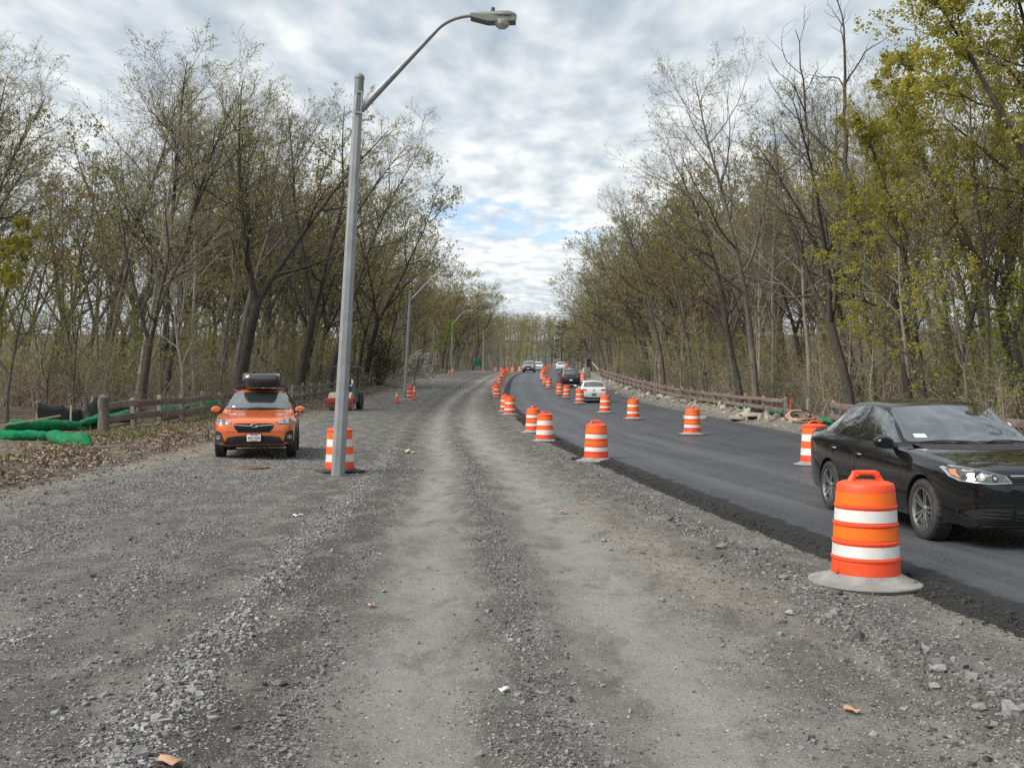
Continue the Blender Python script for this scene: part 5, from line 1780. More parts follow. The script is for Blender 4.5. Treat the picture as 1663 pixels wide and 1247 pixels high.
    t.rotation_euler = (R(90), 0, R(90)); t.location = p + Vector((.044, 0, -.004)); t.scale = (.80, 1.05, 1)
    t2 = MB(); t2.box(p + Vector((.0425, 0, .060)), (.002, .17, .016)); t2.box(p + Vector((.0425, 0, -.064)), (.002, .15, .012))
    t2.build('plate_header', M['plate_blue'], plate)
    # roof rails and cross bars
    for s in (1, -1):
        b = MB()
        b.tube([(.02, s * .60, 1.50), (-.12, s * .615, 1.60), (-.8, s * .60, 1.628), (-1.4, s * .595, 1.615), (-1.58, s * .60, 1.52)], .02, 8)
        b.build('roof_rail', M['black_plastic'], root)
    for x in (-.25, -1.15):
        b = MB(); b.tube([(x, -.60, 1.62), (x, -.5, 1.655), (x, .5, 1.655), (x, .60, 1.62)], .018, 8)
        b.build('cross_bar', M['black_plastic'], root)
    for s in (1, -1):
        rl = [(.48, .92), (.80, .92), (.80, 1.06), (.52, 1.08)]
        sk.panel('rear', rl if s > 0 else mirror_pts(rl), .006, .02, .06, 'tail_light', M['lamp_red'], root)
    sk.panel('rear', [(-.58, 1.16), (.58, 1.16), (.5, 1.45), (-.5, 1.45)], .005, .006, .06, 'rear_window', M['glass_dark'], root)
    return root


def cargo_box():
    root = empty('cargo_box', (0, 0, 0))
    def shell(z0, z1, k0, k1, n=28):
        v, f = [], []
        lv = [(0, k0), (.25, (k0 * .6 + k1 * .4)), (.7, k1 * .985 if z1 > .2 else k1), (.92, k1 * .93 if z1 > .2 else k1), (1, k1 * .80 if z1 > .2 else k1)]
        for t, k in lv:
            z = z0 + (z1 - z0) * t
            for i in range(n):
                a = 2 * math.pi * i / n
                ca, sa = math.cos(a), math.sin(a)
                x = math.copysign(abs(ca) ** .38, ca) * .98 * k
                y = math.copysign(abs(sa) ** .38, sa) * .455 * k
                dz = -.06 * t * max(0, (x - .3) / .7) ** 1.5 if z1 > .2 else 0
                v.append((x, y, z + dz))
        m = len(lv)
        for i in range(m - 1):
            for k in range(n):
                k2 = (k + 1) % n
                f.append((i * n + k, i * n + k2, (i + 1) * n + k2, (i + 1) * n + k))
        f.append(tuple(range(n - 1, -1, -1))); f.append(tuple((m - 1) * n + k for k in range(n)))
        return v, f
    b = MB(); b.add(*shell(0, .185, .86, 1.0)); b.build('tray', M['black_plastic'], root)
    b = MB(); b.add(*shell(.188, .375, 1.01, 1.0)); b.build('lid', paint_mat('black_gloss_lid', (.02, .021, .023), rough=.2, dust=.03), root)
    for y in (-.2, .2):
        b = MB(); b.tube([(-.7, y, .378), (.2, y, .379), (.6, y, .362)], [.012, .016, .006], 6); b.build('lid_rib', M['gloss_black'], root)
    for x in (-.5, .4):
        b = MB(); b.box((x, -.455, .18), (.10, .02, .05), None, .006); b.build('latch', M['galv'], root)
    return tag(root, 'glossy black roof cargo box strapped on the orange crossover', 'cargo box')


def hatch_spec(L, W, H, nose=.95, tail=.0):
    h = L / 2
    zs = H * .655
    return dict(
        top=[(h, H * .42), (h - .03, H * .50), (h - .2, H * .575), (h - .7, H * .635), (h - 1.1, H * .665), (h - 1.22, H * .685), (h - 1.6, H * .84), (h - 2.0, H * .955), (h - 2.5, H * .998), (-h + 1.2, H), (-h + .55, H * .965), (-h + .40, H * .93), (-h + .18, H * .72), (-h + .08, H * .66), (-h, H * .5)],
        belt=[(h, H * .39), (h - .2, H * .535), (h - .7, H * .59), (h - 1.2, H * .63), (0, H * .65), (-h + .5, H * .67), (-h + .12, H * .63), (-h, H * .46)],
        w=[(h, W * .32), (h - .05, W * .39), (h - .2, W * .45), (h - .5, W * .485), (h - .9, W * .5), (-h + .9, W * .5), (-h + .4, W * .485), (-h + .12, W * .455), (-h + .03, W * .42), (-h, W * .38)],
        bot=[(h, H * .26), (h - .1, H * .16), (h - .5, H * .14), (-h + .5, H * .15), (-h + .1, H * .18), (-h, H * .26)],
        wr=[(h, W * .25), (h - .4, W * .40), (h - 1.2, W * .43), (h - 1.7, W * .36), (h - 2.2, W * .33), (-h + 1.0, W * .325), (-h + .45, W * .34), (-h + .15, W * .37), (-h, W * .3)],
        camber=[(h, .03), (h - 1.1, .045), (h - 1.3, .09), (h - 1.9, .07), (0, .045), (-h + .6, .05), (-h + .2, .05), (-h, .03)])


def plain_car(L, W, H, col, name, rear=True, lower=None, box=False, rails=False, badge=False, plate='plate_white'):
    """a car further off: shell, glass, lamps, plates, wheels"""
    sp = hatch_spec(L, W, H)
    if box:
        h = L / 2
        sp['top'] = [(h, H * .42), (h - .03, H * .54), (h - .15, H * .60), (h - .8, H * .64), (h - 1.25, H * .66), (h - 1.35, H * .70), (h - 1.75, H * .90), (h - 1.95, H * .965), (h - 2.3, H * .995), (-h + .6, H), (-h + .15, H * .97), (-h + .06, H * .8), (-h, H * .5)]
        sp['w'] = [(h, W * .44), (h - .06, W * .475), (h - .3, W * .495), (h - .9, W * .5), (-h + .4, W * .5), (-h + .05, W * .485), (-h, W * .46)]
        sp['wr'] = [(h, W * .38), (h - .4, W * .45), (h - 1.3, W * .455), (h - 1.8, W * .40), (h - 2.3, W * .385), (-h + .3, W * .385), (-h, W * .38)]
    h = L / 2
    r = .33 if H < 1.6 else .37
    wx = [(h - .88, r), (-h + .88, r)]
    root = empty(name, (0, 0, 0))
    paint = paint_mat(name + '_paint', col, rough=.3, dust=.06)
    link('body', cut_arches(car_body(sp), wx, r + .055, W / 2, [paint, M['cavity']]), root)
    sk = Skin(car_body(sp))
    for x, z in wx:
        for s in (1, -1):
            wheel(root, x, s * (W / 2 - .115), z, r, s, 'dark' if s else '', .2)
    zb = H * .68
    for ax in ('left', 'right'):
        sk.panel(ax, [(h - 1.45, zb), (h - 1.85, H * .87), (h - 2.15, H * .915), (-h + .75, H * .915), (-h + .48, zb + .03)], .004, .006, .09, 'window_frame', M['gloss_black'], root)
        sk.panel(ax, [(h - 1.52, zb + .02), (h - 1.9, H * .86), (h - 2.17, H * .90), (.02, H * .90), (-.02, zb + .02)], .007, .004, .09, 'window', M['glass_dark'], root)
        sk.panel(ax, [(-.07, zb + .02), (-.04, H * .90), (-h + .80, H * .895), (-h + .58, zb + .03)], .007, .004, .09, 'window', M['glass_dark'], root)
    wr = W * .36
    wf = [(-wr * 1.10, H * .70), (-wr * .94, H * .90), (0, H * .935), (wr * .94, H * .90), (wr * 1.10, H * .70)]
    sk.panel('front', wf, .006, .006, .07, 'windscreen', M['glass_front'], root)
    wb = [(-wr * 1.0, H * .71), (-wr * .86, H * .895), (0, H * .915), (wr * .86, H * .895), (wr * 1.0, H * .71)]
    sk.panel('rear', [(a * 1.05, b - .01 if b < H * .8 else b + .012) for a, b in wb], .003, .006, .07, 'rear_window_frame', M['gloss_black'], root)
    sk.panel('rear', wb, .006, .006, .07, 'rear_window', M['glass_dark'], root)
    for s in (1, -1):
        hl = [(W * .26, H * .43), (W * .40, H * .43), (W * .42, H * .52), (W * .30, H * .52)]
        sk.panel('front', hl if s > 0 else mirror_pts(hl), .008, .02, .06, 'headlight', M['lamp_clear'], root)
        tl = [(W * .25, H * .535), (W * .42, H * .545), (W * .43, H * .625), (W * .33, H * .62), (W * .25, H * .60)]
        sk.panel('rear', tl if s > 0 else mirror_pts(tl), .008, .02, .06, 'tail_light', M['lamp_red'], root)
        side_mirror(root, sk, h - 1.5, H * .67, paint, s)
    sk.panel('front', [(-W * .24, H * .40), (W * .24, H * .40), (W * .25, H * .51), (-W * .25, H * .51)], .006, .02, .07, 'grille', M['cavity'], root)
    lo = M['black_plastic']
    zf = H * (.34 if lower else .24)
    sk.panel('front', [(-W * .42, H * .17), (W * .42, H * .17), (W * .42, zf), (-W * .42, zf)], .006, .02, .08, 'lower_bumper', lo, root)
    sk.panel('rear', [(-W * .42, H * .175), (W * .42, H * .175), (W * .40, H * .26), (-W * .40, H * .26)], .006, .02, .08, 'lower_bumper', lo, root)
    for ax, s in (('front', 1), ('rear', -1)):
        z = H * (.32 if ax == 'front' else (.385 if not box else .45))
        p, n, d = sk.hit(ax, 0, z)
        b = MB(); b.box(p + Vector((s * .02, 0, 0)), (.012, .305, .155), None, .003)
        b.build('number_plate', M[plate if ax == 'rear' else 'plate_white'], root)
    if badge:
        p, n, d = sk.hit('rear', 0, H * .565)
        b = MB()
        b.tube([p + Vector((-.02, .055 * math.cos(a), .055 * math.sin(a))) for a in np.linspace(0, 6.283, 21)], .006, 6, caps=False)
        for q in ([(-.03, .03), (-.012, -.04), (0, -.005), (.012, -.04), (.03, .03)], [(-.016, .045), (0, .008), (.016, .045)]):
            b.tube([p + Vector((-.02, a, c)) for a, c in q], .005, 5)
        b.build('badge', M['gloss_black'], root)
    sk.panel('rear', [(-W * .30, H * .925), (W * .30, H * .925), (W * .30, H * .95), (-W * .30, H * .95)], .03, .05, .1, 'rear_spoiler', paint, root)
    if rails:
        for s in (1, -1):
            b = MB(); b.tube([(h - 2.4, s * W * .32, H * .985), (h - 2.6, s * W * .32, H * 1.03), (-h + .9, s * W * .315, H * 1.03), (-h + .7, s * W * .315, H * .98)], .018, 8)
            b.build('roof_rail', M['black_plastic'], root)
    return root


def place_car(o, x, y, head, label, z=None, cat='car', group=None):
    """head: direction of travel as an angle from +X, in degrees; wheels stand on the road's slope"""
    if z is None:
        z = az(x, y)
    a = R(head)
    dx, dy = math.cos(a), math.sin(a)
    sl = (gz(x + dx * 2, y + dy * 2) - gz(x - dx * 2, y - dy * 2)) / 4 if abs(y) > 26 else 0
    o.location = (x, y, z)
    o.rotation_euler = (0, -math.atan(sl), a)
    return tag(o, label, cat, group)


place_car(black_sedan(), 5.18, 11.95, -90 + 3.0, 'glossy black sedan with twin-spoke alloy wheels standing on the new asphalt', az(5, 12))
oc = orange_crossover()
OX, OY, OH = at(407, 73)[0] - .36, 21.8 + 2.2, -90 + 11.0
place_car(oc, OX, OY, OH, 'orange crossover car facing forward with a black cargo box on its roof', gz(OX, OY) - .0)
cb = cargo_box()
cb.location = (OX - .10, OY + .62, gz(OX, OY) + 1.615)
cb.rotation_euler = (0, 0, R(OH))
golf = plain_car(4.26, 1.80, 1.46, (.68, .69, .70), 'hatchback_car', badge=True, plate='plate_dark')
golf.name = 'hatchback_car'
x, y = at(963.5, 25.2)
place_car(golf, x, y + 2.1, 91, 'white hatchback seen from behind beside the row of drums')
suv = plain_car(4.65, 1.88, 1.68, (.012, .016, .022), 'sport_utility_car', rails=True)
x, y = at(926, 17.6)
place_car(suv, x, y + 2.3, 92, 'dark navy crossover seen from behind, ahead of the white hatchback')
w1 = plain_car(4.6, 1.86, 1.70, (.66, .67, .68), 'sport_utility_car', rails=True)
x, y = at(912, 9.0)
place_car(w1, x, y + 2.3, 88, 'small far white sport utility car driving away over the crest')
pk = plain_car(4.75, 1.92, 1.82, (.22, .225, .23), 'utility_car', lower=True, box=True)
x, y = at(859.5, 10.4)
place_car(pk, x, y + 2.3, -94, 'boxy silver-grey utility car with black bumper coming towards us')
w2 = copy_tree(w1)
x, y = at(875, 9.3)
place_car(w2, x, y + 2.3, -95, 'white car half hidden behind the oncoming silver utility car')

# ------------------------------------------------------------------ traffic drums
def drum_proto(style, square=False):
    root = empty('traffic_drum', (0, 0, 0))
    def rad(z):
        return .285 - (z - .09) * .062
    body = MB()
    if style == 'a':
        prof = [(.275, .02), (rad(.09), .07), (rad(.25) + .003, .245), (rad(.25) + .010, .25), (rad(.27) + .010, .272), (rad(.27), .278), (rad(.29), .285), (rad(.44), .43), (rad(.44) + .010, .436), (rad(.46) + .010, .456), (rad(.46), .462),
                (rad(.61), .598), (rad(.61) + .010, .604), (rad(.63) + .010, .626), (rad(.63), .632), (rad(.80), .80), (rad(.83) - .002, .845), (rad(.83) - .012, .866), (rad(.83) - .05, .882), (.12, .888)]
        bands = [('white_band', 'white_sheet', .300, .405), ('orange_band', 'orange_sheet', .470, .575), ('white_band', 'white_sheet', .640 - .18 + .06, 0), ]
        bands = [('white_band', 'white_sheet', .296, .398), ('orange_band', 'orange_sheet', .468, .572), ('white_band', 'white_sheet', .0, 0)]
        bands = [('white_band', 'white_sheet', .290, .392), ('orange_band', 'orange_sheet', .400 + .068, .590), ('white_band', 'white_sheet', .0, .0)]
        # from below: plastic foot, white, orange, white, orange, plastic shoulder
        prof = [(.275, .02), (rad(.09), .07)]
        for zr in (.235, .375, .525, .675):
            prof += [(rad(zr) + .001, zr - .012), (rad(zr) + .010, zr - .006), (rad(zr) + .010, zr + .010), (rad(zr), zr + .016)]
        prof += [(rad(.80), .80), (rad(.83) - .002, .845), (rad(.83) - .012, .866), (rad(.83) - .05, .882), (.12, .888)]
        bands = [('white_band', 'white_sheet', .256, .352), ('orange_band', 'orange_sheet', .404, .505), ('white_band', 'white_sheet', .552, .652), ('orange_band', 'orange_sheet', .695, .795)]
        pm = M['orange_plastic']
    else:
        prof = [(.275, .02), (rad(.09), .06), (rad(.2), .2), (rad(.82), .82), (rad(.83) + .014, .826), (rad(.83) + .014, .848), (rad(.83) - .01, .866), (rad(.83) - .06, .878), (.12, .884)]
        bands = [('white_band', 'white_sheet', .225, .372), ('orange_band', 'bright_orange', .372, .520), ('white_band', 'white_sheet', .520, .668), ('orange_band', 'bright_orange', .668, .815)]
        pm = M['orange_plastic']
    body.lathe(prof, 40)
    body.build('body', pm, root)
    for nme, mt, z0, z1 in bands:
        b = MB()
        b.lathe([(rad(z0) - .004, z0), (rad(z0) + .0025, z0 + .001), (rad(z1) + .0025, z1 - .001), (rad(z1) - .004, z1)], 40, close=False)
        b.build(nme, M[mt], root)
    h = MB()
    if style == 'a':
        h.tube([(-.135, 0, .872), (-.105, 0, .93), (-.085, 0, .955), (.085, 0, .955), (.105, 0, .93), (.135, 0, .872)], [.034, .026, .022, .022, .026, .034], 10)
        for s in (-1, 1):
            h.lathe([(.024, -.034), (.024, .034)], 14, 'y', (s * .088, 0, .948))
    else:
        pts = [(-.12, 0, .872)] + [(.12 * math.cos(R(180 - t)), 0, .885 + .062 * math.sin(R(t))) for t in range(20, 161, 14)] + [(.12, 0, .872)]
        h.tube(pts, .02, 9)
    h.build('handle', pm, root)
    b = MB()
    if square:
        b.box((0, 0, .03), (.86, .58, .05), None, .018)
        b.lathe([(.34, .05), (.31, .085), (.27, .09)], 28, close=False)
    else:
        k = .86 if style == 'a' else .78
        b.lathe([(.545 * k, .018), (.555 * k, .026), (.552 * k, .038), (.53 * k, .042), (.47 * k, .046), (.41 * k, .064), (.36 * k, .092), (.335 * k, .108), (.31 * k, .10)], 44, close=False)
    base = b.build('base', M['rubber_base' if not square else 'rubber'], root)
    if not square:
        b = MB(); b.lathe([(.30, .0), (.548 * k, .0), (.562 * k, .008), (.558 * k, .019), (.30, .019)], 44, close=False)
        b.build('rubber_ring', M['rubber'], base)
    if style == 'a':
        b = MB(); b.box((-.27, -.06, .14), (.05, .06, .05), None, .01); b.build('clamp_tab', pm, root)
    return root


DA, DB, DC = drum_proto('a'), drum_proto('b'), drum_proto('b', True)
used_drum = {}


def drum(proto, px, s, label, rz=None, group=None, z=None, tilt=0.0, dz=0.0):
    x, y = at(px, s)
    u = x - float(cY(y))
    zz = (az(x, y) if .3 < u < 8.7 else gz(x, y)) if z is None else z
    o = proto if proto.name not in used_drum else copy_tree(proto)
    used_drum[proto.name] = 1
    o.location = (x, y, zz - .004 + dz)
    o.rotation_euler = (tilt, tilt * .6, rt.uniform(-.6, .6) if rz is None else rz)
    return tag(o, label, 'traffic drum', group)


GE, GL = 'traffic drums along the edge between gravel and new asphalt', 'traffic drums along the middle of the new asphalt'
drum(DA, 1405, 189, 'nearest and largest striped traffic drum, by the black sedan\'s front wheel', .08, GE)
drum(DA, 968, 69.4, 'striped traffic drum with a flat bar handle next to black asphalt lumps', .05, GE, tilt=.01)
drum(DB, 885, 51.5, 'bright orange and white drum standing half in front of a darker drum', .7, GE)
drum(DA, 866, 45, 'darker amber banded drum half hidden by the bright orange drum', 1.2, GE)
drum(DA, 828, 33, 'amber drum with pale worn rim, front one of a close pair at the gravel edge', 1.0, GE, tilt=.015)
drum(DA, 821, 31, 'amber striped drum, rear one of the close pair at the gravel edge', 1.4, GE)
drum(DA, 807, 22, 'striped drum at the outer bend of the gravel edge, front one of two', .9, GE)
drum(DA, 804.6, 21, 'striped drum just behind the drum at the outer bend of the gravel edge', .6, GE)
drum(DA, 811.5, 16.4, 'small leaning far drum first in the tight cluster on the gravel edge', .9, GE, tilt=.05)
for i, (px, s) in enumerate([(815.5, 14.6), (817.5, 13.6), (819.5, 12.9), (822, 12.2), (825, 11.3)]):
    drum(DA, px, s, 'tiny far traffic drum in the tight cluster on the gravel edge', None, 'tight cluster of far drums on the gravel edge', tilt=rt.uniform(-.04, .04))
drum(DA, 833, 10.0, 'small far drum standing alone between the cluster and the silver utility car', None, GE)
drum(DB, 805, 8.2, 'tiny far drum at the crest left of the brighter far drum', None, GE)
drum(DB, 814.4, 8.4, 'tiny bright orange far drum at the crest beside a darker one', None, GE)
for i, (px, s) in enumerate([(844.5, 9.0), (847, 8.6), (849, 8.2)]):
    drum(DA, px, s, 'tiny far drum in the bunch just before the silver utility car', None, 'bunch of far drums before the utility car')
drum(DB, 1322, 76.5, 'bright orange drum behind the tail of the black sedan', .15, GL)
drum(DA, 1124, 48, 'amber striped drum standing alone on the asphalt in front of the green tube', 1.2, GL, tilt=.012)
drum(DA, 1028.3, 36.7, 'striped drum in the mid-road row, to the side of the white hatchback', 1.3, GL)
drum(DA, 982.8, 32.2, 'striped drum on a pale base just under the white hatchback\'s tail light', 1.3, GL)
drum(DA, 941.6, 25.6, 'striped drum overlapping the near corner of the white hatchback', 1.0, GL)
drum(DA, 920.4, 22.4, 'striped drum in front of the dark crossover, right one of the two there', 1.0, GL)
drum(DA, 909, 21, 'striped drum in front of the dark crossover, left one of the two there', 1.0, GL)
drum(DA, 891.6, 18, 'small far drum at the bend of the mid-road row, front one of two', 1.0, GL)
drum(DA, 885.6, 16.4, 'small far drum at the bend of the mid-road row, rear one of two', 1.0, GL)
drum(DA, 881, 14.2, 'small far drum below the white oncoming car', 1.0, GL)
for i, (px, s) in enumerate([(882.5, 12.6), (884.5, 11.6), (886.5, 10.8), (888.5, 10.2), (890.5, 9.8)]):
    drum(DA, px, s, 'tiny far drum crowded behind the oncoming cars in the mid-road row', None, 'crowd of far drums in the mid-road row', tilt=rt.uniform(-.03, .03))
drum(DA, 925, 7.9, 'tiny far drum beside the far white car going over the crest', None, GL)
drum(DA, 947, 15.0, 'far drum whose top shows between the dark crossover and the hatchback', None, GL)
drum(DC, 552, 82, 'bright orange drum on a rectangular black base behind the nearest lamp post', .5, 'traffic drums along the lamp posts')
drum(DA, 664, 23.4, 'amber drum behind two cones at the second lamp post', .3, 'traffic drums along the lamp posts')
drum(DA, 688.8, 12.2, 'small far drum standing against the wooden fence', .3, 'traffic drums along the lamp posts')


# ------------------------------------------------------------------ cones
def cone_proto(h, r, slim):
    root = empty('traffic_cone', (0, 0, 0))
    def rad(z):
        return r + (.035 - r) * (z / h)
    b = MB(); b.lathe([(rad(.02) , .02), (rad(h) , h - .004), (.02, h)], 28); b.build('body', M['cone_orange'], root)
    for z0, z1 in ((h * .60, h * .77), (h * .84, h * .94)) if not slim else ((h * .52, h * .66), (h * .76, h * .90)):
        b = MB(); b.lathe([(rad(z0) - .002, z0), (rad(z0) + .003, z0 + .001), (rad(z1) + .003, z1 - .001), (rad(z1) - .002, z1)], 28, close=False)
        b.build('white_band', M['white_sheet'], root)
    b = MB(); b.box((0, 0, .017), (r * 2.5, r * 2.5, .034), None, .01); b.build('base', M['rubber' if not slim else 'cone_orange'], root)
    return root


CA, CB = cone_proto(.72, .13, False), cone_proto(.95, .15, True)
used_cone = {}
for proto, px, s, lb in [(CA, 644.3, 25.5, 'small dark-based traffic cone on the near side of the second lamp post'),
                         (CB, 672.7, 22.8, 'tall bright orange cone beside the amber drum at the second lamp post'),
                         (CB, 666.8, 22.4, 'tall cone half in front of the amber drum at the second lamp post'),
                         (CA, 729.3, 12.6, 'small far cone at the foot of the third lamp post'),
                         (CB, 735, 12.3, 'striped tall marker cone in front of the third lamp post'),
                         (CB, 785, 8.9, 'tiny far cone at the foot of the fourth lamp post')]:
    x, y = at(px, s)
    o = proto if proto.name not in used_cone else copy_tree(proto)
    used_cone[proto.name] = 1
    o.location = (x, y, gz(x, y))
    o.rotation_euler = (0, 0, rt.uniform(-.7, .7))
    tag(o, lb, 'traffic cone', 'cones round the lamp posts')


# ------------------------------------------------------------------ street lamps
def lamp_proto():
    root = empty('street_lamp', (0, 0, 0))
    H = 7.62
    p = MB(); p.tube([(0, 0, -.05), (0, 0, H * .5), (0, 0, H - .35)], [.135, .112, .090], 8, phase=math.pi / 8)
    p.build('pole', M['galv'], root, smooth=30)
    c = MB(); c.lathe([(.090, H - .36), (.090, H - .04), (.098, H - .035), (.098, H), (.085, H + .03), (.05, H + .065), (.01, H + .08)], 16)
    c.build('pole_cap', M['lamp_grey'], root)
    k = MB()
    for s in (-1, 1):
        k.box((s * .05 + .03, -.10, H - .50), (.03, .02, .42), None, .004)
    k.box((.03, -.105, H - .31), (.15, .02, .035)); k.box((.03, -.105, H - .70), (.15, .02, .035))
    k.build('clamp', M['galv'], root)
    a = MB()
    pts, rr = [], []
    A0, A1 = Vector((.06, 0, H - .62)), Vector((1.38, 0, H + .93))
    for i in range(7):
        pts.append(A0.lerp(A1, i / 6)); rr.append(.075 - .033 * i / 6)
    B1, Cn = Vector((2.12, 0, H + 1.30)), Vector((1.62, 0, H + 1.26))
    for i in range(1, 9):
        t = i / 8
        pts.append(A1 * (1 - t) ** 2 + Cn * 2 * t * (1 - t) + B1 * t * t); rr.append(.042 - .008 * t)
    a.tube(pts, rr, 12); a.build('arm', M['galv'], root)
    hd = MB()
    prof = [(-.02, .05, .05), (.05, .075, .058), (.35, .12, .085), (.55, .155, .11), (.72, .155, .115), (.82, .11, .085), (.86, .05, .05)]
    v, f = [], []
    n = 18
    for x, wy, hz in prof:
        for i in range(n):
            an = 2 * math.pi * i / n
            zz = math.sin(an)
            v.append((2.08 + x, wy * math.cos(an), H + 1.30 + (hz * zz if zz > 0 else .045 * zz)))
    for i in range(len(prof) - 1):
        for q in range(n):
            q2 = (q + 1) % n
            f.append((i * n + q, i * n + q2, (i + 1) * n + q2, (i + 1) * n + q))
    f.append(tuple(range(n))); f.append(tuple((len(prof) - 1) * n + q for q in range(n)))
    hd.add(v, f)
    head = hd.build('lamp_head', M['lamp_grey'], root)
    d = MB(); d.prism([(2.06, H + 1.295), (2.06, H + 1.235), (2.40, H + 1.165), (2.93, H + 1.20), (2.93, H + 1.285)], -.13, .13, 'y')
    d.build('lamp_door', M['lamp_grey'], head)
    g = MB(); g.lathe([(.155, H + 1.215), (.15, H + 1.175), (.125, H + 1.12), (.085, H + 1.085), (.03, H + 1.07)], 24, c=(2.67, 0, 0))
    g.build('globe', M['globe'], head)
    ph = MB(); ph.lathe([(.038, H + 1.38), (.038, H + 1.46), (.03, H + 1.47)], 14, c=(2.48, 0, 0)); ph.build('photocell', M['black_plastic'], head)
    return root


LP = lamp_proto()
lamps = [(549, 85, 3.05, 0, 1.0, 'nearest tall galvanised street lamp leaning in front of the orange drum', 0),
         (657, 23.6, 3.0, -3, .98, 'second galvanised street lamp with cones and a concrete foot', 0),
         (733, 12.15, 1.2, -8, .96, 'third street lamp back, standing clear of the fence on the gravel', 0),
         (785, 8.9, 0, -25, .96, 'fourth, small street lamp by the green sign', 0),
         (813, 6.3, 0, -30, .96, 'thin far street lamp behind the tiny bright orange drums', 0),
         (834, 4.3, 0, -30, .96, 'very far street lamp showing only as a pale lamp head over the road', 0),
         (845, 3.35, 0, -30, .96, 'farthest street lamp, a pale speck over the end of the road', 0)]
for i, (px, s, ln, rz, sc, lb, _) in enumerate(lamps):
    o = LP if i == 0 else copy_tree(LP)
    x, y = at(px, s)
    o.location = (x, y, gz(x, y) if y < 220 else float(gY(y)))
    o.rotation_euler = (0, R(ln), R(rz))
    o.scale = (sc, sc, sc)
    tag(o, lb, 'street lamp', 'street lamps along the gravel side')
x, y = at(659, 23.5)
b = MB(); b.box((0, 0, .03), (.95, .7, .12), (0, 0, .1), .02)
o = b.build('lamp_footing', M['concrete'], label='flat concrete footing under the second street lamp', cat='footing')
o.location = (x, y - .1, gz(x, y))


# ------------------------------------------------------------------ fences
POST = {}
def post_mesh(kind):
    if kind not in POST:
        b = MB()
        if kind == 'log':
            b.tube([(0, 0, -.1), (.0, 0, .12), (.02, 0, .5), (-.015, .01, .95), (.01, .005, 1.13), (.03, 0, 1.17)], [.20, .175, .16, .165, .155, .10], 11)
        else:
            b.box((0, 0, .42), (.15, .15, 1.1), None, .02)
            b.lathe([(.075, .965), (.05, .995), (.01, 1.0)], 8)
        POST[kind] = b.mesh('fence_post_' + kind, M['bark'] if kind == 'log' else M['post_grey'])
    return POST[kind]


def fence(name, pts, label, hs=(.42, .80), mat='rail_brown', rh=.16, first_log=False, front=-1, skip=(), droop=None, posts=None, ph=1.0):
    """posts at the points; rails span from post to post on the road side"""
    root = empty(name, (pts[0][0], pts[0][1], gz(*pts[0])))
    o0 = root.location.copy()
    for i, (x, y) in enumerate(pts):
        if posts and i in posts:
            continue
        p = link('post', post_mesh('log' if first_log and i == 0 else 'sq'), root)
        p.location = Vector((x, y, gz(x, y))) - o0
        p.rotation_euler = (rt.uniform(-.03, .03), rt.uniform(-.03, .03), rt.uniform(-.2, .2))
        p.scale = (1, 1, ph * rt.uniform(.95, 1.06))
    for i in range(len(pts) - 1):
        a, b = Vector((*pts[i], gz(*pts[i]))), Vector((*pts[i + 1], gz(*pts[i + 1])))
        d = b - a
        side = Vector((d.y, -d.x, 0)).normalized() * .115 * (1 if front > 0 else -1)
        for k, h in enumerate(hs):
            if (i, k) in skip:
                continue
            q0 = a + Vector((0, 0, h + rt.uniform(-.025, .025))) + side - o0; q1 = b + Vector((0, 0, h + rt.uniform(-.025, .025))) + side - o0
            if droop and (i, k) in droop:
                q1 = q1 - Vector((0, 0, droop[(i, k)]))
            L = (q1 - q0).length
            m = MB()
            dv = (q1 - q0).normalized(); zv = Vector((0, 0, 1)); sv = zv.cross(dv).normalized(); nv = dv.cross(sv)
            m.box((q0 + q1) / 2, (L * .985 + .04, .07, rh * rt.uniform(.92, 1.08)), Matrix((dv, sv, nv)).transposed(), .012)
            m.build('rail', M[mat], root)
    return tag(root, label, 'fence')


lf = []
for Y in [30.2] + list(32.6 + 2.35 * np.arange(9)):
    lf.append((-12.6 + .12 * sstep(30, 50, Y) , Y))
fence('wooden_fence', [(float(a), float(b)) for a, b in lf], 'brown two-rail timber fence starting at a thick log post beside the orange car', (.36, .78), 'rail_brown', .21, True, 1, ph=1.0)
lf2 = []
for Y in np.arange(54.5, 150, 3.1):
    lf2.append((float(cY(Y)) - 12.25 + .0 * Y, float(Y)))
fence('wooden_fence', lf2, 'weathered timber fence running on from the road roller towards the far green sign', (.36, .80), 'rail_grey', .19, False, 1)
rf = []
for Y in np.arange(44.6, 126, 3.05):
    rf.append((float(cY(Y)) + 12.0 - .012 * (Y - 45), float(Y)))
fence('wooden_fence', rf, 'long brown rail fence with grey posts along the rubble bank', (.42, .82), 'rail_brown', .17, False, -1, skip=())
fence('wooden_fence', [(12.55, 44.3), (12.6, 41.6), (12.62, 39.4)], 'broken end of the rail fence where only the low rail remains, by the coiled pipes', (.40,), 'rail_grey', .15, False, 1, posts=(0, 2), droop={(0, 0): .06, (1, 0): .22}, ph=1.05)
fence('wooden_fence', [(12.9, y) for y in (39.3, 36.2, 33.1, 30.0, 26.9, 23.8, 20.7)], 'brown rail fence behind the black sedan beyond the gap', (.40, .84), 'rail_brown', .21, False, 1, ph=1.05)
b = MB(); b.tube([(0, 0, 0), (-.35, .2, .5), (-.8, .3, .95)], [.07, .09, .05], 6)
o = b.build('broken_rail', M['fresh_wood'], label='pale freshly split rail sticking up at the far end of the rail fence', cat='broken rail')
x, y = at(972, 13.6)
o.location = (x, y, gz(x, y) + .75)

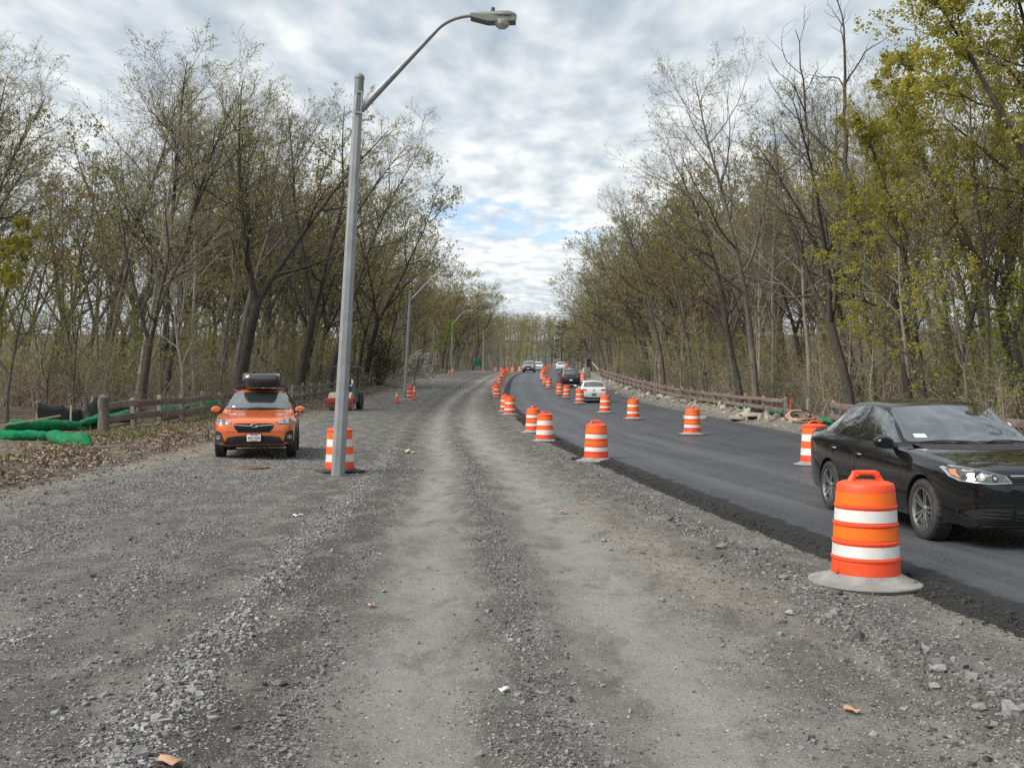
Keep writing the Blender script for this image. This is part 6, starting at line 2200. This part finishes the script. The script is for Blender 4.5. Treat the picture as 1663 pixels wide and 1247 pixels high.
# ------------------------------------------------------------------ erosion socks, silt fence, stakes
def sock(name, pts, r, label, group, loc_z=0, seg=9, taper=True):
    P = [Vector((x, y, gz(x, y) + r * .72 + loc_z)) for x, y in pts]
    out = []
    for i in range(len(P) - 1):
        for k in range(seg):
            out.append(P[i].lerp(P[i + 1], k / seg))
    out.append(P[-1])
    n = len(out)
    rr = [r * (1 + .035 * math.sin(i * 1.1) + rt.uniform(-.03, .03)) * (min(1, .35 + .33 * min(i, n - 1 - i)) if taper else 1) for i in range(n)]
    for i, p in enumerate(out):
        p.z = gz(p.x, p.y) + rr[i] * .75 + loc_z
    m = MB(); m.tube(out, rr, 14)
    me = m.mesh(name, M['sock_green'])
    bm = bmesh.new(); bm.from_mesh(me)
    bmesh.ops.subdivide_edges(bm, edges=bm.edges[:], cuts=1, smooth=.4)
    for v in bm.verts:
        k = .03 * (float(vnoise(v.co.x * 5 + v.co.z * 9, v.co.y * 5, 3)) - .5) * 2 + .018 * (float(vnoise(v.co.x * 17 + v.co.z * 19, v.co.y * 17, 4)) - .5) * 2
        v.co += v.normal * k
        q = gz(v.co.x, v.co.y) + loc_z
        v.co.z = q + (v.co.z - q) * .78
    bm.to_mesh(me); bm.free()
    o = link(name, me)
    return tag(o, label, 'erosion sock', group)


sock('erosion_sock', [(-13.3, 25.3), (-12.6, 24.9), (-11.75, 25.0)], .175, 'long green filter sock lying nearest the gravel, at the bank', 'green filter socks on the bank')
sock('erosion_sock', [(-11.7, 25.0), (-10.9, 23.6), (-9.6, 22.2)], .215, 'short fat green filter sock with a tapered tail pointing at the gravel', 'green filter socks on the bank')
sock('erosion_sock', [(-14.5, 28.0), (-14.0, 29.9), (-13.9, 31.4)], .24, 'bulging green filter sock with a stake lying on it', 'green filter socks on the bank')
sock('erosion_sock', [(-13.9, 31.5), (-14.5, 34.0), (-15.3, 37.2)], .24, 'green filter sock under the black silt fence', 'green filter socks on the bank')
for i, Y in enumerate(np.arange(31.5, 64, 5.4)):
    sock('erosion_sock', [(-13.9 + .5 * math.sin(i * 2), Y), (-13.7, Y + 2.5), (-13.9, Y + 5.1)], .21, 'green filter sock glimpsed between the fence rails behind the orange car', 'socks behind the timber fence', .18, 4)
sock('erosion_sock', [(-11.2, 64), (-11.0, 66.2)], .16, 'short green sock end poking out by the road roller', 'socks behind the timber fence', 0, 4)
for i, Y in enumerate(np.arange(37.5, 66, 5.2)):
    sock('erosion_sock', [(13.0, Y), (12.95, Y + 2.6), (13.0, Y + 5.0)], .17, 'green filter tube lying behind the rail fence on the rubble bank', 'green tubes behind the rail fence', .08, 4)


def silt_fence():
    root = empty('silt_fence', (-16.2, 35.2, gz(-16.2, 35.2)))
    o0 = root.location
    pts = [(-16.8, 34.6, .92), (-16.2, 35.2, .70), (-15.7, 35.6, .62), (-15.1, 35.2, .95), (-14.4, 35.6, .86), (-13.9, 36.2, .52)]
    v, f = [], []
    n = 0
    for i in range(len(pts) - 1):
        for k in range(7 if i < len(pts) - 2 else 8):
            t = k / 7
            x = pts[i][0] + (pts[i + 1][0] - pts[i][0]) * t; y = pts[i][1] + (pts[i + 1][1] - pts[i][1]) * t
            h = pts[i][2] + (pts[i + 1][2] - pts[i][2]) * t - .10 * math.sin(math.pi * t)
            for j in range(6):
                q = j / 5
                wv = .05 * math.sin(n * 1.3 + j) * (q > 0)
                v.append(Vector((x + wv, y + wv * .6, gz(x, y) - .05 + (h + .08) * q)) - o0)
            n += 1
    for a in range(n - 1):
        for j in range(5):
            f.append((a * 6 + j, (a + 1) * 6 + j, (a + 1) * 6 + j + 1, a * 6 + j + 1))
    m = MB().add(v, f)
    me = m.mesh('fabric', M['silt_black'], 60)
    o = link('fabric', me, root)
    sol = o.modifiers.new('thick', 'SOLIDIFY'); sol.thickness = .006
    for x, y, h in ((pts[0]), pts[3], pts[5]):
        b = MB(); b.box(Vector((x, y + .03, gz(x, y) + h * .5)) - o0, (.035, .035, h * 1.12)); b.build('stake', M['stake_wood'], root)
    return tag(root, 'sagging black silt fabric fence behind the green socks', 'silt fence')


silt_fence()
for (x, y, h, tx, ty, lb) in [(-15.15, 33.6, .82, 0, .02, 'pale upright wooden stake in front of the black silt fabric'), (-14.6, 27.6, .55, .05, .18, 'short slanting wooden stake behind the nearest green sock')]:
    b = MB(); b.box((0, 0, h * .5 - .05), (.055, .045, h))
    o = b.build('wooden_stake', M['stake_wood'], label=lb, cat='stake')
    o.location = (x, y, gz(x, y)); o.rotation_euler = (tx, ty, .2)
b = MB(); b.box((0, 0, 0), (2.0, .05, .045))
o = b.build('wooden_stake', M['stake_wood'], label='long wooden stake lying aslant on the bulging green sock', cat='stake')
o.location = (-14.1, 28.3, gz(-14.1, 28.3) + .30); o.rotation_euler = (0, -.16, .7)


# ------------------------------------------------------------------ road roller
def road_roller():
    root = empty('road_roller', (0, 0, 0))
    # local: front of the machine is -Y
    b = MB(); b.lathe([(.46, -.60), (.475, -.585), (.475, .585), (.46, .60)], 40, 'x', (0, -.95, .475)); b.build('front_drum', M['steel_tan'], root)
    b = MB(); b.box((0, -1.48, .50), (1.46, .10, .30), None, .02)
    for s in (-1, 1):
        b.box((s * .68, -.95, .55), (.10, 1.1, .20), None, .02)
    b.box((0, -.40, .55), (1.46, .10, .26), None, .02)
    b.build('drum_frame', M['red_paint'], root)
    b = MB(); b.box((0, -1.54, .20), (1.30, .03, .05)); b.build('scraper', M['rubber'], root)
    b = MB(); b.box((.06, .35, .80), (1.06, 1.5, .66), None, .06); b.build('chassis', M['grey_paint'], root)
    b = MB(); b.box((.06, -.12, 1.15), (1.02, .62, .40), None, .08, .85); b.build('engine_hood', M['grey_paint'], root)
    b = MB(); b.box((.06, -.46, 1.12), (.62, .03, .30), None, .01); b.build('hood_grille', M['cavity'], root)
    for s in (-1, 1):
        b = MB(); b.lathe([(.30, -.12), (.44, -.13), (.47, -.09), (.47, .09), (.44, .13), (.30, .12)], 30, 'x', (.06 + s * .52, .85, .475))
        w_ = b.build('rear_wheel', M['rubber'], root)
        b = MB(); b.lathe([(.05, -.10), (.29, -.10), (.29, .10), (.05, .10)], 20, 'x', (.06 + s * .52, .85, .475)); b.build('rim', M['red_paint'], w_)
    b = MB(); b.box((.06, .55, 1.30), (.50, .10, .60), None, .04); b.box((.06, .38, 1.12), (.50, .45, .12), None, .04); b.build('seat', M['black_plastic'], root)
    b = MB(); b.tube([(.06, -.05, 1.30), (.06, .14, 1.52)], .025, 8)
    b.tube([(.06 + .17 * math.cos(a), .14 + .06 * math.sin(a), 1.53 + .12 * math.sin(a)) for a in np.linspace(0, 6.283, 17)], .013, 6, caps=False)
    b.build('steering_wheel', M['black_plastic'], root)
    for x, y in ((-.40, .62), (.52, .62)):
        b = MB(); b.tube([(x, y, 1.0), (x, y, 2.24)], .035, 8); b.build('canopy_post', M['black_plastic'], root)
    b = MB(); b.box((.06, .15, 2.27), (1.14, 1.35, .07), None, .03); b.build('canopy', M['grey_paint'], root)
    b = MB(); b.box((.42, -.25, 1.45), (.10, .08, .18), None, .02); b.lathe([(.05, 1.54), (.05, 1.60), (.02, 1.62)], 12, c=(.42, -.25, 0)); b.build('control_box', M['plate_white'], root)
    for s in (-1, 1):
        b = MB(); b.lathe([(.055, -.04), (.055, .03)], 14, 'y', (.06 + s * .34, -.45, 1.30)); b.build('work_light', M['lamp_clear'], root)
    return root


rr_ = road_roller()
x, y = at(553, 31.7)
rr_.location = (x, y + 1.5, gz(x, y))
rr_.rotation_euler = (0, 0, R(-3))
tag(rr_, 'compact road roller with red frame and canopy, half behind the nearest lamp post', 'road roller')

# ------------------------------------------------------------------ signs, concrete pier, far poles
def sign(px, s, w_, h_, z0, label, mat, rz=0, posts=2):
    x, y = at(px, s)
    root = empty('road_sign', (x, y, gz(x, y)), R(rz))
    b = MB(); b.box((0, 0, z0 + h_ / 2), (w_, .04, h_), None, .012); f = b.build('sign_panel', M[mat], root)
    b = MB()
    for zz in (z0 + .08 * h_, z0 + .92 * h_):
        b.box((0, .04, zz), (w_ * .96, .03, .06))
    b.build('brace', M['galv'], root)
    for i in range(posts):
        xx = (i - (posts - 1) / 2) * w_ * .8
        b = MB(); b.box((xx, .08, (z0 + h_) / 2), (.07, .07, z0 + h_ + .1)); b.build('post', M['galv'], root)
    return tag(root, label, 'sign')


sign(776.5, 9.6, 1.35, 1.25, .95, 'plain green road sign at the end of the timber fence', 'sign_green', 12)
sign(955, 13.4, .42, 1.0, 1.35, 'narrow dark sign back on a pale post above the far rubble', 'sign_dark', 20, 2)
x, y = at(952.5, 13.3)
b = MB(); b.box((0, 0, .62), (.95, .6, 1.24), None, .04, .9)
o = b.build('concrete_pier', M['concrete'], label='grey concrete pier at the far end of the rail fence', cat='pier')
o.location = (x, y, gz(x, y)); o.rotation_euler = (0, 0, .3)
x, y = at(740, 10.2)      # low railing beyond the fence
for i, (px, s) in enumerate([(756, 10.0)]):
    x, y = at(px, s)
    root = empty('bridge_railing', (x, y, gz(x, y)))
    o0 = root.location.copy()
    for k in range(9):
        yy = y + k * 2.6; xx = float(cY(yy)) - 10.6
        b = MB(); b.box(Vector((xx, yy, gz(xx, yy) + .55)) - o0, (.10, .10, 1.2)); b.build('post', M['post_grey'], root)
        if k:
            py_, px_ = yy - 2.6, float(cY(yy - 2.6)) - 10.6
            for h in (.25, .65, 1.08):
                m = MB(); m.tube([Vector((px_, py_, gz(px_, py_) + h)) - o0, Vector((xx, yy, gz(xx, yy) + h)) - o0], .045, 6); m.build('rail', M['post_grey'], root)
    tag(root, 'grey bridge railing beyond the timber fence below the green sign', 'railing')
for px, s, lb in ((884, 4.6, 'thin far utility pole between the oncoming cars and the white far car'), (891, 4.2, 'second thin far utility pole over the far drums')):
    x, y = at(px, s)
    root = empty('utility_pole', (x, y, float(gY(y))))
    b = MB(); b.tube([(0, 0, 0), (0, 0, 8.5)], [.15, .10], 8); b.build('pole', M['rail_grey'], root)
    b = MB(); b.box((0, 0, 7.9), (1.8, .1, .12)); b.build('crossarm', M['rail_grey'], root)
    tag(root, lb, 'utility pole')


# ------------------------------------------------------------------ rubble bank, pipes, loose rocks, litter
def rock_mesh(seed, mat, n=2, rough=.28):
    g = random.Random(seed)
    bm = bmesh.new()
    bmesh.ops.create_icosphere(bm, subdivisions=n, radius=.5)
    pl = [Vector((g.gauss(0, 1), g.gauss(0, 1), g.gauss(0, 1))).normalized() for _ in range(9)]
    dd = [g.uniform(.26, .44) for _ in pl]
    for v in bm.verts:
        for p, d in zip(pl, dd):
            k = v.co.dot(p) - d
            if k > 0:
                v.co -= p * k
        v.co += v.normal * g.uniform(-.012, .012)
    me = bpy.data.meshes.new('rock')
    bm.to_mesh(me); bm.free()
    me.materials.append(mat)
    me.polygons.foreach_set('use_smooth', np.ones(len(me.polygons), bool))
    me.set_sharp_from_angle(angle=R(28))
    return me


RUB = [rock_mesh(i, M['rubble'], 2) for i in range(5)]
ROCK = [rock_mesh(20 + i, M['rock'], 2) for i in range(5)]
SLAB = MB().box((0, 0, 0), (1.0, .55, .16), None, .02).mesh('slab', M['concrete'])
for i in range(120):
    Y = 38.5 * (112 / 38.5) ** ((i + rt.random()) / 120)
    u = 10.2 + rt.gauss(0, .38) - .006 * max(0, Y - 60)
    x = float(cY(Y)) + u
    s = rt.uniform(.14, .42) * (1.5 if rt.random() < .2 else 1)
    o = link('rubble_block', RUB[i % 5])
    o.location = (x, Y, gz(x, Y) + s * .06)
    o.rotation_euler = (rt.uniform(0, 6), rt.uniform(-.3, .3), rt.uniform(0, 6))
    o.scale = (s * rt.uniform(.8, 1.5), s * rt.uniform(.8, 1.5), s * rt.uniform(.4, .75))
    tag(o, 'dusty pale lump of broken rubble on the bank below the rail fence', 'rubble block', 'broken rubble along the rail fence')
for px, s, rz, lb in [(1135, 36.5, .25, 'pale flat concrete slab on the bank beside the lone amber drum'), (1122, 36, .1, 'second pale slab tipped against the rubble behind the lone amber drum'),
                      (1222, 37.8, .3, 'pale slab lying at the near end of the rubble bank'), (1196, 37, .2, 'broken slab edge set in the rubble below the green tube')]:
    x, y = at(px, s)
    o = link('concrete_slab', SLAB)
    o.location = (x, y, gz(x, y) + .10); o.rotation_euler = (rt.uniform(-.1, .1), rt.uniform(-.12, .12), rz + 1.2); o.scale = (1.5, 1, 1)
    tag(o, lb, 'concrete slab')


def coil():
    root = empty('pipe_coil', (0, 0, 0))
    for k, (r, z, t, m) in enumerate(((.62, .30, .5, 'pipe_tan'), (.55, .36, .65, 'pipe_tan'), (.5, .3, .2, 'black_plastic'), (.44, .42, .9, 'black_plastic'), (.58, .22, .1, 'pipe_tan'))):
        b = MB()
        pts = []
        for i in range(22):
            a = -0.4 + 5.2 * i / 21 + k
            v = Vector((r * math.cos(a), r * .8 * math.sin(a), 0))
            v = Matrix.Rotation(t, 3, 'X') @ v
            pts.append(v + Vector((.05 * k, 0, z + .10)))
        b.tube(pts, .045, 8); b.build('pipe', M[m], root)
    b = MB(); b.box((-.9, -.1, .14), (1.5, .28, .05), (.1, .12, .35)); b.box((-1.0, .15, .20), (1.3, .22, .04), (.05, .1, .5)); b.build('broken_board', M['rail_grey'], root)
    return tag(root, 'heap of curled tan and black pipes beside the bright drum behind the sedan', 'pipe heap')


o = coil(); x, y = at(1297, 39.5); o.location = (x, y, gz(x, y) - .02); o.scale = (.8, .8, .75)
x, y = at(1284, 38.5)
b = MB(); b.tube([(0, 0, 0), (.01, 0, .95)], .008, 6)
b.add([(0, 0, .95), (0, 0, .78), (.10, .02, .84), (.09, .03, .93)], [(0, 1, 2, 3)])
o = b.build('marker_flag', M['bright_orange'], label='thin orange marker stick standing by the pipe heap', cat='marker'); o.location = (x, y, gz(x, y))
b = MB(); b.tube([(-.9, 0, .04), (-.2, .1, .05), (.5, .0, .045), (1.1, .05, .04)], .035, 8); b.tube([(-.3, .25, .045), (.6, .2, .06), (1.3, .12, .04)], .03, 8)
o = b.build('black_hose', M['black_plastic'], label='black hose lying on the asphalt edge near the rubble bank', cat='hose'); x, y = at(1202, 33.5); o.location = (x, y, az(x, y) if x - float(cY(y)) < 8.7 else gz(x, y))
b = MB(); b.box((0, 0, .02), (.32, .22, .03), (0, .05, .3), .006)
o = b.build('paper_scrap', M['paper'], label='flat white scrap lying by the black hose', cat='scrap'); x, y = at(1186, 33.0); o.location = (x, y, az(x, y))

BLK = [rock_mesh(40 + i, M['black_rock'], 2) for i in range(2)]
for i, (px, s, sz) in enumerate([(931, 69, .16), (938, 68.5, .20), (947, 68.2, .16)]):
    x, y = at(px, s)
    o = link('asphalt_lump', BLK[i % 2]); o.location = (x, y, gz(x, y) + sz * .15); o.scale = (sz * 1.3, sz, sz * .8); o.rotation_euler = (0, 0, i)
    tag(o, ('outermost small black asphalt lump beside the drum base', 'middle black asphalt lump of three beside the drum base', 'black asphalt lump nearest to the drum base')[i], 'asphalt lump')
STONES = [(456, 1112, .105, 'largest grey stone in the dark soil near the pale gravel ridge'), (663, 736, .30, 'pale tan rock standing alone on the far wheel track'), (671, 737, .20, 'smaller reddish rock against the pale tan rock'),
          (980, 879, .09, 'dark stone on the outer wheel track'), (1076, 976, .075, 'small black stone on the pale wheel track'), (1527, 1088, .12, 'largest flat cobble of the stony ridge beside the drum'),
          (1519, 1078, .10, 'cobble touching the largest flat cobble'), (1172, 890, .14, 'grey stone in the ridge of soil beyond the nearest drum'), (1355, 998, .10, 'rounded cobble in front of the nearest drum'),
          (1283, 998, .10, 'flat stone in the soil ahead of the nearest drum'), (1590, 1150, .10, 'pale stone near the picture corner on the stony ridge'), (1345, 1002, .09, 'cobble beside the rounded cobble in front of the nearest drum'),
          (1272, 940, .11, 'lone stone at the ridge above the flat stone'), (1516, 1116, .085, 'small stone below the largest flat cobble')]
for i, (px, py, sz, lb) in enumerate(STONES):
    s = (py - HZ) / EYE
    for _ in range(4):
        x, y = at(px, s)
        s = (py - HZ) / (EYE - gz(x, y))
    o = link('stone', ROCK[i % 5] if i != 1 else rock_mesh(60, simple('tan_rock', (.42, .33, .23), .85, .3, 6, .01, 20), 2))
    o.location = (x, y, gz(x, y) + sz * .16); o.scale = (sz, sz * .8, sz * .55); o.rotation_euler = (0, 0, i * 1.3)
    tag(o, lb, 'stone')
BITS = [(485, 839, .13, 'paper', 'white scrap of paper on the dark gravel in front of the lamp post'), (818, 1123, .07, 'paper', 'pale curled scrap on the dark gravel between the wheel tracks'),
        (1384, 1157, .09, 'dry_leaf', 'pale dry leaf on the wide outer wheel track'), (275, 1241, .11, 'dry_leaf', 'orange-pink leaf scrap at the pale gravel ridge'),
        (915, 834, .12, 'dry_leaf', 'reddish scrap on the outer wheel track'), (604, 985, .07, 'dry_leaf', 'small orange scrap on the edge of the inner wheel track'), (1392, 988, .06, 'dry_leaf', 'thin tan scrap in front of the nearest drum'),
        (1530, 970, .07, 'paper', 'white crumpled scrap by the asphalt edge near the nearest drum'), (575, 735, .14, 'bright_orange', 'pink-orange marking scrap beside the rectangular drum base')]
for i, (px, py, sz, mt, lb) in enumerate(BITS):
    s = (py - HZ) / EYE
    for _ in range(4):
        x, y = at(px, s)
        s = (py - HZ) / (EYE - gz(x, y))
    b = MB()
    n = 9
    top = []
    for k in range(n):
        a = 2 * math.pi * k / n
        r_ = sz * .5 * rt.uniform(.6, 1.0)
        top.append((r_ * math.cos(a) * 1.3, r_ * math.sin(a) * .8, .008 + sz * .22 * abs(math.sin(a * 1.5 + i))))
    b.add(top + [(0, 0, .012)], [(k, (k + 1) % n, n) for k in range(n)])
    o = b.build('litter_scrap', M[mt], label=lb, cat='litter')
    sol = o.modifiers.new('thick', 'SOLIDIFY'); sol.thickness = .003
    o.location = (x, y, gz(x, y) + .006); o.rotation_euler = (0, 0, i)
b = MB(); b.lathe([(.36, -.03), (.36, .012), (.33, .018), (.30, .012), (.01, .016)], 36)
for k in range(-3, 4):
    b.box((0, k * .085, .018), (.52 - abs(k) * .07, .025, .008))
x, y = at(407, 81); s = 80
o = b.build('manhole_cover', M['rust'], label='rusty round manhole cover in the gravel before the orange car', cat='manhole cover'); o.location = (x, y, gz(x, y) + .012)
# dead sticks on the bank
for i, (px, s, L, lb) in enumerate([(20, 88, .9, 'short dead stick on the bare bank at the picture edge'), (160, 74, 1.0, 'thin dark stick lying at the foot of the bank'), (262, 58, .9, 'pale broken branch on the leaf litter by the fence')]):
    x, y = at(px, s)
    b = MB(); b.tube([(-L / 2, 0, .03), (0, .06, .05), (L / 2, -.03, .03)], [.02, .024, .012], 6); b.tube([(0, .06, .05), (.2, .25, .09)], [.014, .006], 5)
    o = b.build('dead_branch', M['dead_stem'], label=lb, cat='branch'); o.location = (x, y, gz(x, y)); o.rotation_euler = (0, 0, .3 + i)
